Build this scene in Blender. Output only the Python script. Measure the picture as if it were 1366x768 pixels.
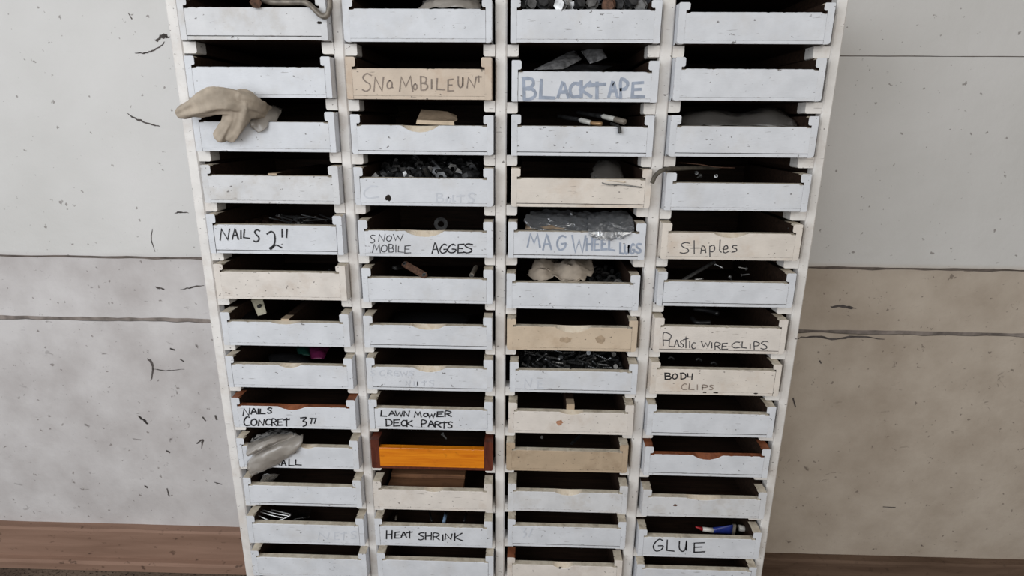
import bpy, bmesh, math, random
import numpy as np
from mathutils import Vector, Matrix, Euler, noise

for o in list(bpy.data.objects):
    bpy.data.objects.remove(o)
SC = bpy.context.scene
COL = SC.collection
Z0 = 1.2                      # height of the camera above the floor (m)
# ------------------------------------------------------------------ camera
F_PX, PITCH, ROLL, YAW, CX, CD = 769.0, 0.2746054, 0.0082669, -0.0273245, 0.0463824, 0.9717041


def ray(u, v, f=1.0):
    cr, sr = math.cos(ROLL), math.sin(ROLL)
    x, up = cr * u - sr * v, sr * u + cr * v
    cp, sp = math.cos(PITCH), math.sin(PITCH)
    y, z = cp * f + sp * up, -sp * f + cp * up
    cy, sy = math.cos(YAW), math.sin(YAW)
    return Vector((cy * x + sy * y, -sy * x + cy * y, z))


def at(px, py, Y=0.0):
    """the point of the vertical plane y = Y that stands at this place of the photograph"""
    d = ray((px - 683) / F_PX, (384 - py) / F_PX)
    t = (Y + CD) / d.y
    return Vector((CX + d.x * t, Y, Z0 + d.z * t))


cam_data = bpy.data.cameras.new('camera')
cam = bpy.data.objects.new('camera', cam_data)
COL.objects.link(cam)
R, U, Fw = ray(1, 0, 0), ray(0, 1, 0), ray(0, 0, 1)
m = Matrix((R, U, -Fw)).transposed().to_4x4()
m.translation = (CX, -CD, Z0)
cam.matrix_world = m
cam_data.sensor_width = 36
cam_data.lens = F_PX / 1366 * 36
cam_data.clip_start = 0.02
SC.camera = cam

# ------------------------------------------------------------------ light
W = bpy.data.worlds.new('garage_light')
SC.world = W
W.use_nodes = True
bg = W.node_tree.nodes['Background']
bg.inputs[0].default_value = (1.0, 0.96, 0.90, 1)
bg.inputs[1].default_value = 0.27


def area(name, loc, target, sx, sy, power, col):
    l = bpy.data.lights.new(name, 'AREA')
    l.shape = 'RECTANGLE'
    l.size, l.size_y, l.energy, l.color = sx, sy, power, col
    o = bpy.data.objects.new(name, l)
    COL.objects.link(o)
    o.location = loc
    o.rotation_euler = (Vector(target) - Vector(loc)).to_track_quat('-Z', 'Y').to_euler()
    return o


area('doorway_daylight', (-1.75, -2.15, 1.65), (0.0, 0.1, 0.9), 2.3, 2.0, 58, (0.93, 0.965, 1.0))
area('warm_fill_light', (1.1, -2.6, 1.8), (0.2, 0, 0.8), 1.8, 1.4, 22, (1.0, 0.965, 0.91))  # added warm fill from the front right, stands for no actual lamp

VS = SC.view_settings
VS.view_transform = 'Standard'
VS.look = 'None'
VS.gamma = 1
VS.use_curve_mapping = False
VS.exposure = 0.0


# ------------------------------------------------------------------ materials
def lin(r, g, b):
    return tuple(((c / 255) / 12.92 if c / 255 <= 0.04045 else ((c / 255 + 0.055) / 1.055) ** 2.4) for c in (r, g, b)) + (1,)


class NT:
    def __init__(self, name):
        self.m = bpy.data.materials.new(name)
        self.m.use_nodes = True
        self.t = self.m.node_tree
        self.b = self.t.nodes['Principled BSDF']

    def n(self, typ, **kw):
        x = self.t.nodes.new(typ)
        for k, v in kw.items():
            if isinstance(v, tuple) and k.startswith('i'):
                pass
            setattr(x, k, v)
        return x

    def l(self, a, b):
        self.t.links.new(a, b)

    def coords(self, scale=(1, 1, 1), rot=(0, 0, 0), per_object=True):
        tc = self.n('ShaderNodeTexCoord')
        mp = self.n('ShaderNodeMapping')
        mp.inputs['Scale'].default_value = scale
        mp.inputs['Rotation'].default_value = rot
        if per_object:
            oi = self.n('ShaderNodeObjectInfo')
            mu = self.n('ShaderNodeMath', operation='MULTIPLY')
            mu.inputs[1].default_value = 37.0
            self.l(oi.outputs['Random'], mu.inputs[0])
            ad = self.n('ShaderNodeVectorMath', operation='ADD')
            self.l(tc.outputs['Object'], ad.inputs[0])
            self.l(mu.outputs[0], ad.inputs[1])
            self.l(ad.outputs[0], mp.inputs['Vector'])
        else:
            self.l(tc.outputs['Object'], mp.inputs['Vector'])
        return mp.outputs[0]

    def noise(self, vec, scale, detail=3, rough=0.55, dist=0.0):
        x = self.n('ShaderNodeTexNoise')
        x.inputs['Scale'].default_value = scale
        x.inputs['Detail'].default_value = detail
        x.inputs['Roughness'].default_value = rough
        x.inputs['Distortion'].default_value = dist
        self.l(vec, x.inputs['Vector'])
        return x.outputs['Fac']

    def ramp(self, fac, lo, hi):
        r = self.n('ShaderNodeMapRange')
        r.inputs['From Min'].default_value = lo
        r.inputs['From Max'].default_value = hi
        self.l(fac, r.inputs['Value'])
        return r.outputs[0]

    def mix(self, fac, a, b):
        x = self.n('ShaderNodeMix', data_type='RGBA')
        if isinstance(fac, float):
            x.inputs[0].default_value = fac
        else:
            self.l(fac, x.inputs[0])
        for s, v in ((6, a), (7, b)):
            if isinstance(v, tuple):
                x.inputs[s].default_value = v
            else:
                self.l(v, x.inputs[s])
        return x.outputs[2]

    def mul(self, a, k):
        x = self.n('ShaderNodeMath', operation='MULTIPLY')
        self.l(a, x.inputs[0])
        if isinstance(k, float):
            x.inputs[1].default_value = k
        else:
            self.l(k, x.inputs[1])
        return x.outputs[0]

    def bump(self, fac, strength, dist=0.002):
        x = self.n('ShaderNodeBump')
        x.inputs['Strength'].default_value = strength
        x.inputs['Distance'].default_value = dist
        self.l(fac, x.inputs['Height'])
        self.l(x.outputs[0], self.b.inputs['Normal'])

    def done(self, col, rough=0.5, metal=0.0, spec=0.4):
        if isinstance(col, tuple):
            self.b.inputs['Base Color'].default_value = col
        else:
            self.l(col, self.b.inputs['Base Color'])
        self.b.inputs['Roughness'].default_value = rough
        self.b.inputs['Metallic'].default_value = metal
        self.b.inputs['Specular IOR Level'].default_value = spec
        return self.m


def paint(name, rgb, stain, stain_amt=0.25, specks=1.0):
    """brushed-on old paint: mottled, with chips, specks and thin scratches"""
    t = NT(name)
    v = t.coords()
    base = t.mix(t.ramp(t.noise(v, 28, 4), 0.35, 0.7), lin(*rgb), lin(*[c * 0.94 for c in rgb]))
    st = t.mul(t.ramp(t.noise(v, 17, 5, 0.65), 0.52, 0.72), stain_amt)
    base = t.mix(st, base, lin(*stain))
    v2 = t.coords((130, 130, 190), (0, 0.5, 0))
    sp = t.ramp(t.noise(v2, 1.0, 2, 0.5), 0.715 - 0.012 * specks, 0.755 - 0.012 * specks)
    base = t.mix(t.mul(sp, 0.75), base, lin(70, 62, 58))
    v3 = t.coords((45, 45, 420), (0, 0.12, 0))
    sc = t.ramp(t.noise(v3, 1.0, 2, 0.5), 0.70, 0.745)
    base = t.mix(t.mul(sc, 0.45), base, lin(95, 85, 80))
    bv = t.n('ShaderNodeBevel', samples=4)
    bv.inputs['Radius'].default_value = 0.0017
    ge = t.n('ShaderNodeNewGeometry')
    dt = t.n('ShaderNodeVectorMath', operation='DOT_PRODUCT')
    t.l(bv.outputs[0], dt.inputs[0])
    t.l(ge.outputs['Normal'], dt.inputs[1])
    edge = t.ramp(dt.outputs['Value'], 0.985, 0.80)
    wear = t.ramp(t.noise(t.coords((1, 1, 1)), 120, 4, 0.6), 0.55 - 0.012 * specks, 0.66 - 0.012 * specks)
    base = t.mix(t.mul(t.mul(edge, wear), 0.85), base, lin(104, 84, 72))
    t.bump(t.noise(t.coords((1, 1, 3)), 160, 3), 0.25, 0.0012)
    return t.done(base, 0.5, 0, 0.35)


def wood(name, a, b, rough=0.6, sc=(14, 200, 200), spec=0.3):
    t = NT(name)
    v = t.coords(sc)
    g = t.noise(v, 1.0, 5, 0.6, 0.6)
    base = t.mix(t.ramp(g, 0.32, 0.68), lin(*a), lin(*b))
    dirt = t.ramp(t.noise(t.coords(), 60, 4, 0.6), 0.58, 0.75)
    base = t.mix(t.mul(dirt, 0.5), base, lin(*[c * 0.55 for c in b]))
    t.bump(g, 0.2, 0.001)
    return t.done(base, rough, 0, spec)


def plain(name, rgb, rough=0.5, metal=0.0, spec=0.4, var=0.25, scale=90):
    t = NT(name)
    base = t.mix(t.ramp(t.noise(t.coords(), scale, 3), 0.35, 0.68), lin(*rgb), lin(*[c * (1 - var) for c in rgb]))
    return t.done(base, rough, metal, spec)


WHITE = paint('white_paint', (217, 220, 226), (190, 184, 176))
WHITE2 = paint('worn_white_paint', (215, 216, 219), (176, 166, 152), 0.5, 2.5)
CREAM = paint('cream_paint', (223, 215, 206), (190, 164, 138), 0.4, 1.6)
BEIGE = paint('beige_paint', (208, 192, 175), (168, 134, 104), 0.5, 2.0)
GREYC = paint('dirty_cream_paint', (224, 217, 210), (186, 168, 152), 0.5, 1.8)
TAN = paint('tan_paint', (206, 188, 166), (168, 144, 118), 0.55, 1.8)
TAN2 = paint('bare_tan_wood', (184, 164, 140), (140, 118, 96), 0.6, 3.0)
FRAME = paint('frame_paint', (230, 227, 224), (186, 172, 160), 0.45, 1.6)
TOPW = wood('grimy_top_edge', (226, 217, 200), (190, 178, 160), sc=(60, 60, 60))
RAW = wood('bare_pale_wood', (230, 219, 202), (214, 198, 176), sc=(80, 80, 80))
RAWB = wood('bare_brown_wood', (150, 92, 62), (112, 64, 42), sc=(80, 80, 80))
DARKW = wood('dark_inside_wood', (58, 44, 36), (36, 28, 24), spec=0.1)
ORANGE = wood('orange_varnished_pine', (232, 142, 26), (204, 110, 14), 0.35, (9, 60, 130), 0.5)
REDWOOD = wood('red_brown_wood', (104, 52, 36), (74, 34, 24), 0.5, (150, 60, 20))
BROWNB = wood('brown_board', (128, 92, 66), (92, 64, 46))
INK = plain('black_marker', (24, 24, 30), 0.6, var=0.15)
INKG = plain('dark_grey_pen', (62, 62, 68), 0.6, var=0.3)
INKBR = plain('faded_brown_pen', (146, 132, 122), 0.6, var=0.2)
INKBL = plain('faded_blue_marker', (162, 172, 190), 0.6, var=0.14)
INKF = plain('almost_gone_blue_pen', (204, 208, 216), 0.6, var=0.05)
STEEL = plain('dull_steel', (158, 158, 158), 0.3, 0.8, var=0.35)
DSTEEL = plain('black_steel', (92, 93, 95), 0.3, 0.75, var=0.4)
ZINC = plain('bright_zinc', (205, 205, 205), 0.28, 0.8, var=0.2)
RUST = plain('rusty_steel', (112, 82, 66), 0.75, 0.2, var=0.4, scale=200)
GREYROD = plain('weathered_grey_metal', (138, 130, 120), 0.5, 0.3, var=0.3)
RUBBER = plain('grey_rubber', (100, 94, 84), 0.6, 0, var=0.3)
GLOVE = plain('tan_leather', (186, 173, 157), 0.75, 0, 0.2, var=0.14, scale=40)
CARD = plain('cardboard', (150, 132, 112), 0.8, 0, 0.2, var=0.15)
CARDL = plain('cardboard_edge', (215, 196, 172), 0.8, 0, 0.2, var=0.1)
CLOTH = plain('beige_polythene', (186, 173, 158), 0.35, 0, 0.5, var=0.15, scale=40)
DBAG = plain('dark_packet_foil', (120, 120, 122), 0.4, 0, 0.5, var=0.4, scale=120)
CHROME = plain('white_porcelain', (180, 180, 176), 0.3, 0, 0.5, var=0.08)
BRASS = plain('old_brass', (166, 134, 98), 0.4, 0.5, var=0.3)
BLACK = plain('black_plastic', (26, 26, 28), 0.45, 0, 0.5, var=0.3)
BLUE = plain('blue_tube', (38, 52, 128), 0.35, 0, 0.5, var=0.2)
RED = plain('red_cap', (176, 32, 40), 0.4, 0, 0.5, var=0.2)
WHITEPL = plain('white_plastic', (218, 214, 208), 0.4, 0, 0.5, var=0.06)
PINK = plain('pink_plastic', (128, 44, 92), 0.4, 0, 0.5, var=0.2)
TEAL = plain('green_plastic', (34, 82, 72), 0.4, 0, 0.5, var=0.2)
PALEBL = plain('pale_blue_plastic', (150, 180, 215), 0.35, 0, 0.5, var=0.1)
CREAMT = plain('cream_painted_metal', (214, 208, 186), 0.45, 0.1, var=0.12)


def film(name, rgb, alpha, rough=0.18, printed=False, ior=1.5):
    """thin plastic: lets light through where seen square on, shines and greys along its folds"""
    t = NT(name)
    base = lin(*rgb)
    if printed:
        pr = t.ramp(t.noise(t.coords((1, 1, 1.6)), 130, 2, 0.5, 0.4), 0.52, 0.55)
        base = t.mix(pr, base, lin(28, 28, 30))
    t.done(base, 0.6, 0, 0.3)
    gl = t.n('ShaderNodeBsdfGlossy')
    gl.inputs['Roughness'].default_value = rough
    gl.inputs['Color'].default_value = (0.95, 0.97, 1, 1)
    tr = t.n('ShaderNodeBsdfTransparent')
    lw = t.n('ShaderNodeLayerWeight')
    lw.inputs['Blend'].default_value = 0.35
    mp = t.n('ShaderNodeMapRange')
    mp.inputs['To Min'].default_value = alpha * 0.75
    mp.inputs['To Max'].default_value = min(1, alpha * 1.5 + 0.1)
    t.l(lw.outputs['Facing'], mp.inputs['Value'])
    m1 = t.n('ShaderNodeMixShader')
    t.l(mp.outputs[0], m1.inputs[0])
    t.l(tr.outputs[0], m1.inputs[1])
    t.l(t.b.outputs[0], m1.inputs[2])
    fr = t.n('ShaderNodeFresnel')
    fr.inputs['IOR'].default_value = ior
    m2 = t.n('ShaderNodeMixShader')
    t.l(fr.outputs[0], m2.inputs[0])
    t.l(m1.outputs[0], m2.inputs[1])
    t.l(gl.outputs[0], m2.inputs[2])
    t.l(m2.outputs[0], t.t.nodes['Material Output'].inputs['Surface'])
    return t.m


CLEAR = film('clear_plastic_film', (214, 218, 224), 0.15, 0.16, ior=2.3)
SMOKE = film('smoky_plastic_film', (120, 116, 112), 0.35, 0.2)
GREYBAG = film('milky_plastic_film', (172, 165, 157), 0.82, 0.3)
PRINT = film('printed_plastic_film', (188, 186, 184), 0.92, 0.3, True)


# ------------------------------------------------------------------ mesh helpers
def link(name, verts, faces, mats, mi=None, parent=None, loc=None, smooth=False):
    me = bpy.data.meshes.new(name)
    if loc is None and parent is None:
        xs = np.array([tuple(v) for v in verts])
        loc = ((xs[:, 0].min() + xs[:, 0].max()) / 2, (xs[:, 1].min() + xs[:, 1].max()) / 2, xs[:, 2].min())
    if loc is not None:
        L = Vector(loc)
        verts = [Vector(v) - L for v in verts]
    me.from_pydata([tuple(v) for v in verts], [], faces)
    if not isinstance(mats, (list, tuple)):
        mats = [mats]
    for mm in mats:
        me.materials.append(mm)
    if mi:
        for p, k in zip(me.polygons, mi):
            p.material_index = k
    bm = bmesh.new()
    bm.from_mesh(me)
    bmesh.ops.recalc_face_normals(bm, faces=bm.faces)
    bm.to_mesh(me)
    bm.free()
    if smooth:
        for p in me.polygons:
            p.use_smooth = True
    o = bpy.data.objects.new(name, me)
    COL.objects.link(o)
    if parent is not None:
        o.parent = parent
    if loc is not None:
        o.location = loc
    return o


def empty(name, loc, parent=None):
    o = bpy.data.objects.new(name, None)
    o.empty_display_size = 0.02
    COL.objects.link(o)
    o.location = loc
    o.parent = parent
    return o


def tag(o, label, cat, group=None, kind=None):
    if label:
        o['label'] = label
    if cat:
        o['category'] = cat
    if group:
        o['group'] = group
    if kind:
        o['kind'] = kind
    return o


class MB:
    def __init__(s):
        s.v, s.f, s.m = [], [], []

    def add(s, v, f, mi=0):
        n = len(s.v)
        s.v += [Vector(x) for x in v]
        s.f += [tuple(i + n for i in q) for q in f]
        s.m += [mi] * len(f) if isinstance(mi, int) else mi

    def box(s, x0, x1, y0, y1, z0, z1, mi=0, b=0.0):
        """box; mi is an int or (front, back, left, right, bottom, top); b bevels its long front edges"""
        if not isinstance(mi, tuple):
            mi = (mi,) * 6
        c = [(x0, y0, z0), (x1, y0, z0), (x1, y1, z0), (x0, y1, z0), (x0, y0, z1), (x1, y0, z1), (x1, y1, z1), (x0, y1, z1)]
        s.add(c, [(0, 1, 5, 4), (2, 3, 7, 6), (3, 0, 4, 7), (1, 2, 6, 5), (3, 2, 1, 0), (4, 5, 6, 7)], list(mi))

    def prism(s, poly, y0, y1, mi=(0, 0, 0)):
        """polygon in x, z (list) extruded along y; mi = front, back, sides (int or list per edge)"""
        n = len(poly)
        v = [(p[0], y0, p[1]) for p in poly] + [(p[0], y1, p[1]) for p in poly]
        f = [tuple(range(n)), tuple(range(2 * n - 1, n - 1, -1))] + [(i, (i + 1) % n, n + (i + 1) % n, n + i) for i in range(n)]
        side = mi[2] if isinstance(mi[2], list) else [mi[2]] * n
        s.add(v, f, [mi[0], mi[1]] + side)

    def tube(s, pts, rad, n=10, mi=0, cap=True):
        pts = [Vector(p) for p in pts]
        if not isinstance(rad, (list, tuple)):
            rad = [rad] * len(pts)
        t0 = (pts[1] - pts[0]).normalized()
        up = Vector((0, 0, 1)) if abs(t0.z) < 0.9 else Vector((1, 0, 0))
        a = t0.cross(up).normalized()
        vs, fs = [], []
        for i, p in enumerate(pts):
            t = (pts[min(i + 1, len(pts) - 1)] - pts[max(i - 1, 0)]).normalized()
            a = (a - t * a.dot(t)).normalized()
            b = t.cross(a)
            for k in range(n):
                th = 2 * math.pi * k / n
                vs.append(p + (a * math.cos(th) + b * math.sin(th)) * rad[i])
        for i in range(len(pts) - 1):
            for k in range(n):
                fs.append((i * n + k, i * n + (k + 1) % n, (i + 1) * n + (k + 1) % n, (i + 1) * n + k))
        if cap:
            fs.append(tuple(range(n - 1, -1, -1)))
            fs.append(tuple(range((len(pts) - 1) * n, len(pts) * n)))
        s.add(vs, fs, mi)

    def ring(s, c, axis, ro, ri, h, n=6, mi=0, ni=None):
        """annular prism (nut or washer) about axis"""
        axis = Vector(axis).normalized()
        q = axis.to_track_quat('Z', 'Y').to_matrix()
        c = Vector(c)
        m_ = 12
        vs = []
        for z in (-h / 2, h / 2):
            for r, hexed in ((ro, n == 6), (ri, False)):
                for k in range(m_):
                    th = 2 * math.pi * k / m_
                    rr = r
                    if hexed:
                        d = (th % (math.pi / 3)) - math.pi / 6
                        rr = r * math.cos(math.pi / 6) / math.cos(d)
                    vs.append(c + q @ Vector((rr * math.cos(th), rr * math.sin(th), z)))
        fs = []
        for k in range(m_):
            j = (k + 1) % m_
            ob, ib, ot, it = 0, m_, 2 * m_, 3 * m_
            fs += [(ob + k, ob + j, ot + j, ot + k), (ib + j, ib + k, it + k, it + j), (ot + k, ot + j, it + j, it + k), (ob + j, ob + k, ib + k, ib + j)]
        s.add(vs, fs, mi)

    def link(s, name, mats, parent=None, loc=None, smooth=False):
        return link(name, s.v, s.f, mats, s.m, parent, loc, smooth)


def spline(pts, k=6):
    P = [Vector(p) for p in pts]
    if len(P) < 3:
        return P
    Q = [P[0] * 2 - P[1]] + P + [P[-1] * 2 - P[-2]]
    out = []
    for i in range(1, len(Q) - 2):
        for j in range(k):
            t = j / k
            a, b, c, d = Q[i - 1], Q[i], Q[i + 1], Q[i + 2]
            out.append(0.5 * ((2 * b) + (c - a) * t + (2 * a - 5 * b + 4 * c - d) * t * t + (3 * b - a - 3 * c + d) * t ** 3))
    out.append(P[-1])
    return out


# ------------------------------------------------------------------ the wall, base boards and floor
rw = random.Random(4)
wt = NT('painted_block_wall')
v = wt.coords(per_object=False)
sx = wt.n('ShaderNodeSeparateXYZ')
wt.l(v, sx.inputs[0])
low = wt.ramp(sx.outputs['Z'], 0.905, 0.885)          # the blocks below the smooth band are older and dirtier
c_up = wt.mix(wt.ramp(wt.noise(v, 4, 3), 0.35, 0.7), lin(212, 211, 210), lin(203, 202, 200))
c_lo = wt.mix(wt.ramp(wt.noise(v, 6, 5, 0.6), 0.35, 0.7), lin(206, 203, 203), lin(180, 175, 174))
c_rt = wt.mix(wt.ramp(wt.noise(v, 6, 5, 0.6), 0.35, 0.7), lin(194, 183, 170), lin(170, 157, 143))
c_lo = wt.mix(wt.ramp(sx.outputs['X'], -0.3, 0.3), c_lo, c_rt)      # the lower blocks turn browner and darker towards the right
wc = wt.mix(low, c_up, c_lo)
vs_ = wt.coords((26, 26, 40), (0, 0.7, 0), per_object=False)
spk = wt.ramp(wt.noise(vs_, 1.0, 4, 0.66, 0.8), 0.645, 0.72)
msk = wt.ramp(wt.noise(v, 3.0, 2), 0.36, 0.55)
wc = wt.mix(wt.mul(wt.mul(spk, msk), wt.mul(low, 0.85)), wc, lin(72, 62, 58))
vt = wt.coords((75, 75, 75), (0.3, 0.2, 0), per_object=False)
spk2 = wt.ramp(wt.noise(vt, 1.0, 2, 0.5), 0.70, 0.74)
wc = wt.mix(wt.mul(spk2, 0.6), wc, lin(96, 86, 80))
wt.bump(wt.noise(v, 22, 5, 0.6), 0.35, 0.006)
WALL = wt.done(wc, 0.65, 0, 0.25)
JOINT = plain('dirty_mortar_joint', (158, 148, 142), 0.8, 0, 0.1, 0.3, 30)
CRACK = plain('dark_chipped_plaster', (98, 92, 90), 0.8, 0, 0.1, 0.4, 40)

WY = 0.335          # face of the smooth upper band
LY = 0.346          # face of the blocks below


def zz(z):
    return z + Z0


FZ = 0.022
mb = MB()
X0, X1 = -3.2, 3.2


def ragged(z, amp, seed, n=220):
    r_ = random.Random(seed)
    return [(X0 + (X1 - X0) * i / n, z + amp * (noise.noise(Vector((i * 0.35, seed, 0))) + 0.4 * r_.uniform(-1, 1))) for i in range(n + 1)]


def strip(lo, hi, ylo, yhi, mi):
    n = len(lo)
    vs2 = [(p[0], ylo, p[1]) for p in lo] + [(p[0], yhi, p[1]) for p in hi]
    mb.add(vs2, [(i, i + 1, n + i + 1, n + i) for i in range(n - 1)], mi)


flat = lambda z: [(X0 + (X1 - X0) * i / 220, zz(z)) for i in range(221)]
e_bot = ragged(zz(-0.305), 0.0022, 1)
e_in = ragged(zz(-0.313), 0.003, 2)
j1 = ragged(zz(-0.462), 0.003, 3)
j2 = ragged(zz(-0.472), 0.004, 5)
k1 = ragged(zz(0.1458), 0.0006, 8)
k2 = [(x, z if x > 0 else k1[i][1] - 1e-5) for i, (x, z) in enumerate(ragged(zz(0.1440), 0.0006, 9))]
strip(k1, flat(1.7), WY, WY, 0)
strip(k2, k1, WY + 0.003, WY, 1)
strip(e_bot, k2, WY, WY, 0)
strip(e_in, e_bot, LY, WY, 1)
strip(j1, e_in, LY, LY, 0)
strip(j2, j1, LY + 0.003, LY, 1)
strip(flat(-Z0 + FZ - .004), j2, LY, LY, 0)
# the slab behind, so that the wall has its thickness
mb.box(X0, X1, LY + 0.012, LY + 0.15, 0, zz(1.7), 0)


def wall_crack(pts, w, y=WY, mi=2):
    P = spline([at(a, b, y - 0.0006) for a, b in pts], 5)
    n = len(P)
    vs2 = []
    for i, p in enumerate(P):
        t = (P[min(i + 1, n - 1)] - P[max(i - 1, 0)]).normalized()
        nrm = Vector((-t.z, 0, t.x))
        ww = w * math.sin(math.pi * (i + 0.6) / (n + 0.2)) ** .6 * (0.35 + 0.75 * rw.random())
        w2 = w * math.sin(math.pi * (i + 0.6) / (n + 0.2)) ** .6 * (0.35 + 0.75 * rw.random())
        p = p + Vector((rw.uniform(-.4, .4), 0, rw.uniform(-.4, .4))) * w
        vs2 += [p + nrm * ww, p - nrm * w2]
    mb.add(vs2, [(2 * i, 2 * i + 1, 2 * i + 3, 2 * i + 2) for i in range(n - 1)], mi)


for pts, w in (([(168, 150), (178, 157), (190, 162), (203, 166), (213, 169)], 0.0028),
               ([(206, 54), (214, 50), (222, 47), (226, 52)], 0.0055),
               ([(180, 71), (192, 71), (203, 68), (214, 61), (220, 56)], 0.0020),
               ([(171, 17), (176, 25)], 0.0016),
               ([(233, 285), (240, 283), (252, 284)], 0.0022), ([(203, 305), (202, 320), (207, 336)], 0.0013)):
    wall_crack(pts, w)
for pts, w in (([(208, 383), (213, 384), (219, 386)], 0.0035), ([(240, 386), (256, 383), (272, 380)], 0.0022),
               ([(196, 478), (203, 486), (201, 508)], 0.0042), ([(203, 492), (225, 494), (246, 492)], 0.0016),
               ([(226, 464), (234, 467)], 0.0035), ([(240, 479), (246, 482)], 0.0028), ([(271, 555), (275, 562)], 0.004),
               ([(286, 553), (289, 560)], 0.004), ([(262, 592), (270, 586), (269, 598)], 0.0035), ([(222, 600), (227, 603)], 0.0035),
               ([(184, 554), (192, 560), (197, 566)], 0.0045), ([(1107, 409), (1125, 408), (1142, 411)], 0.004),
               ([(1093, 480), (1096, 485)], 0.003), ([(1178, 676), (1195, 677)], 0.0022), ([(1058, 530), (1061, 543)], 0.003),
               ([(286, 643), (296, 646)], 0.002), ([(192, 648), (197, 650)], 0.0035), ([(223, 651), (226, 662)], 0.003),
               ([(1060, 452), (1085, 448), (1110, 452), (1140, 449), (1180, 452)], 0.0035)):
    wall_crack(pts, w, LY)
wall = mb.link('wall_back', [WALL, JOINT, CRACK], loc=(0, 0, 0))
wall['kind'] = 'structure'

t = NT('brown_base_board')
v = t.coords((3, 30, 40))
g = t.noise(v, 1.0, 5, 0.6, 0.5)
c = t.mix(t.ramp(g, 0.3, 0.7), lin(150, 121, 105), lin(128, 101, 86))
c = t.mix(t.mul(t.ramp(t.noise(t.coords((1, 1, 2)), 35, 3), 0.64, 0.72), 0.7), c, lin(62, 46, 38))
BASEB = t.done(c, 0.7, 0, 0.2)
BASE_SHADED = wood('shaded_base_board', (112, 92, 78), (84, 66, 54), 0.8, (4, 40, 40), 0.15)  # right board: its shadow is put into the colour as a darker brown
for nm, xa, xb, top in (('baseboard_left', X0, -0.3, -1.062), ('baseboard_right', 0.3, X1, -1.098)):
    b = MB()
    n = 60
    prof = [(0.300, -Z0 + FZ), (0.300, -1.158), (0.306, -1.152), (0.318, -1.150), (0.320, top - 0.006), (0.324, top), (LY + 0.002, top)]
    for i in range(n + 1):
        x = xa + (xb - xa) * i / n
        for q, (yy, z) in enumerate(prof):
            jz = 0.002 * noise.noise(Vector((i * 0.5, q, 2))) if 0 < q else 0
            b.v.append(Vector((x, yy, zz(z) + jz)))
    k = len(prof)
    for i in range(n):
        for q in range(k - 1):
            b.f.append((i * k + q, (i + 1) * k + q, (i + 1) * k + q + 1, i * k + q + 1))
            b.m.append(0)
    b.f += [tuple(range(k)), tuple(n * k + q for q in range(k))]
    b.m += [0, 0]
    o = b.link(nm, [BASEB if 'left' in nm else BASE_SHADED], loc=((xa + xb) / 2, 0.31, FZ))
    o['kind'] = 'structure'

t = NT('gritty_concrete_floor')
v = t.coords(per_object=False)
c = t.mix(t.ramp(t.noise(v, 9, 5), 0.35, 0.7), lin(112, 98, 86), lin(74, 62, 54))
c = t.mix(t.ramp(t.noise(v, 140, 3), 0.56, 0.66), c, lin(40, 34, 30))
t.bump(t.noise(v, 120, 4), 0.6, 0.006)
FLOOR = t.done(c, 0.85, 0, 0.2)
b = MB()
b.box(X0, X1, -3.4, LY + 0.15, -0.05, FZ, 0)
fl = b.link('floor', [FLOOR], loc=(0, 0, 0))
fl['kind'] = 'structure'

# ------------------------------------------------------------------ the drawers as measured: left, right, top of the low front edge, underside
MEAS = [
    [(-.5085, -.2735, .1750, .1268), (-.2478, -.0150, .1735, .1245), (.0141, .2463, .1731, .1245), (.2725, .5075, .1700, .1240)],
    [(-.5085, -.2733, .0876, .0402), (-.2488, -.0155, .0866, .0391), (.0165, .2486, .0835, .0371), (.2732, .5063, .0888, .0403)],
    [(-.5085, -.2733, .0030, -.0456), (-.2467, -.0130, -.0006, -.0480), (.0165, .2470, .0000, -.0478), (.2732, .5078, .0018, -.0468)],
    [(-.5060, -.2733, -.0842, -.1315), (-.2470, -.0130, -.0857, -.1326), (.0165, .2490, -.0838, -.1318), (.2735, .5090, -.0885, -.1346)],
    [(-.5080, -.2733, -.1680, -.2190), (-.2455, -.0143, -.1747, -.2203), (.0125, .2461, -.1730, -.2198), (.2732, .5070, -.1715, -.2182)],
    [(-.5070, -.2733, -.2510, -.3020), (-.2445, -.0144, -.2585, -.3039), (.0100, .2420, -.2630, -.3110), (.2732, .5080, -.2570, -.3018)],
    [(-.5060, -.2733, -.3443, -.3907), (-.2470, -.0155, -.3458, -.3903), (.0112, .2437, -.3438, -.3895), (.2732, .5055, -.3395, -.3890)],
    [(-.5080, -.2733, -.4277, -.4745), (-.2468, -.0146, -.4274, -.4740), (.0170, .2492, -.4285, -.4725), (.2732, .5060, -.4205, -.4710)],
    [(-.5078, -.2733, -.5121, -.5579), (-.2474, -.0150, -.5110, -.5550), (.0149, .2475, -.5110, -.5570), (.2732, .5065, -.5080, -.5558)],
    [(-.5085, -.2733, -.5972, -.6450), (-.2485, -.0148, -.5946, -.6405), (.0115, .2425, -.5930, -.6385), (.2743, .5080, -.5955, -.6415)],
    [(-.5060, -.2733, -.6850, -.7304), (-.2490, -.0160, -.6870, -.7325), (.0150, .2470, -.6835, -.7286), (.2770, .5130, -.6890, -.7330)],
    [(-.5095, -.2733, -.7733, -.8205), (-.2510, -.0160, -.7706, -.8177), (.0150, .2490, -.7630, -.8110), (.2755, .5140, -.7800, -.8268)],
    [(-.5100, -.2733, -.8540, -.9010), (-.2505, -.0136, -.8520, -.9010), (.0145, .2467, -.8541, -.9010), (.2765, .5143, -.8560, -.9010)],
]
ST = 0.02            # depth of the face of the cabinet behind the drawer fronts
BACK = 0.315
STILES = [(-.5385, -.5190), (-.2720, -.2545), (-.0108, .0078), (.2520, .2718), (.5195, .5362)]
BT = 0.016           # thickness of a drawer side
RUN = 0.0175         # height of a runner
POST = 0.0165        # how far the sides stand above the front

rd = random.Random(11)


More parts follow.
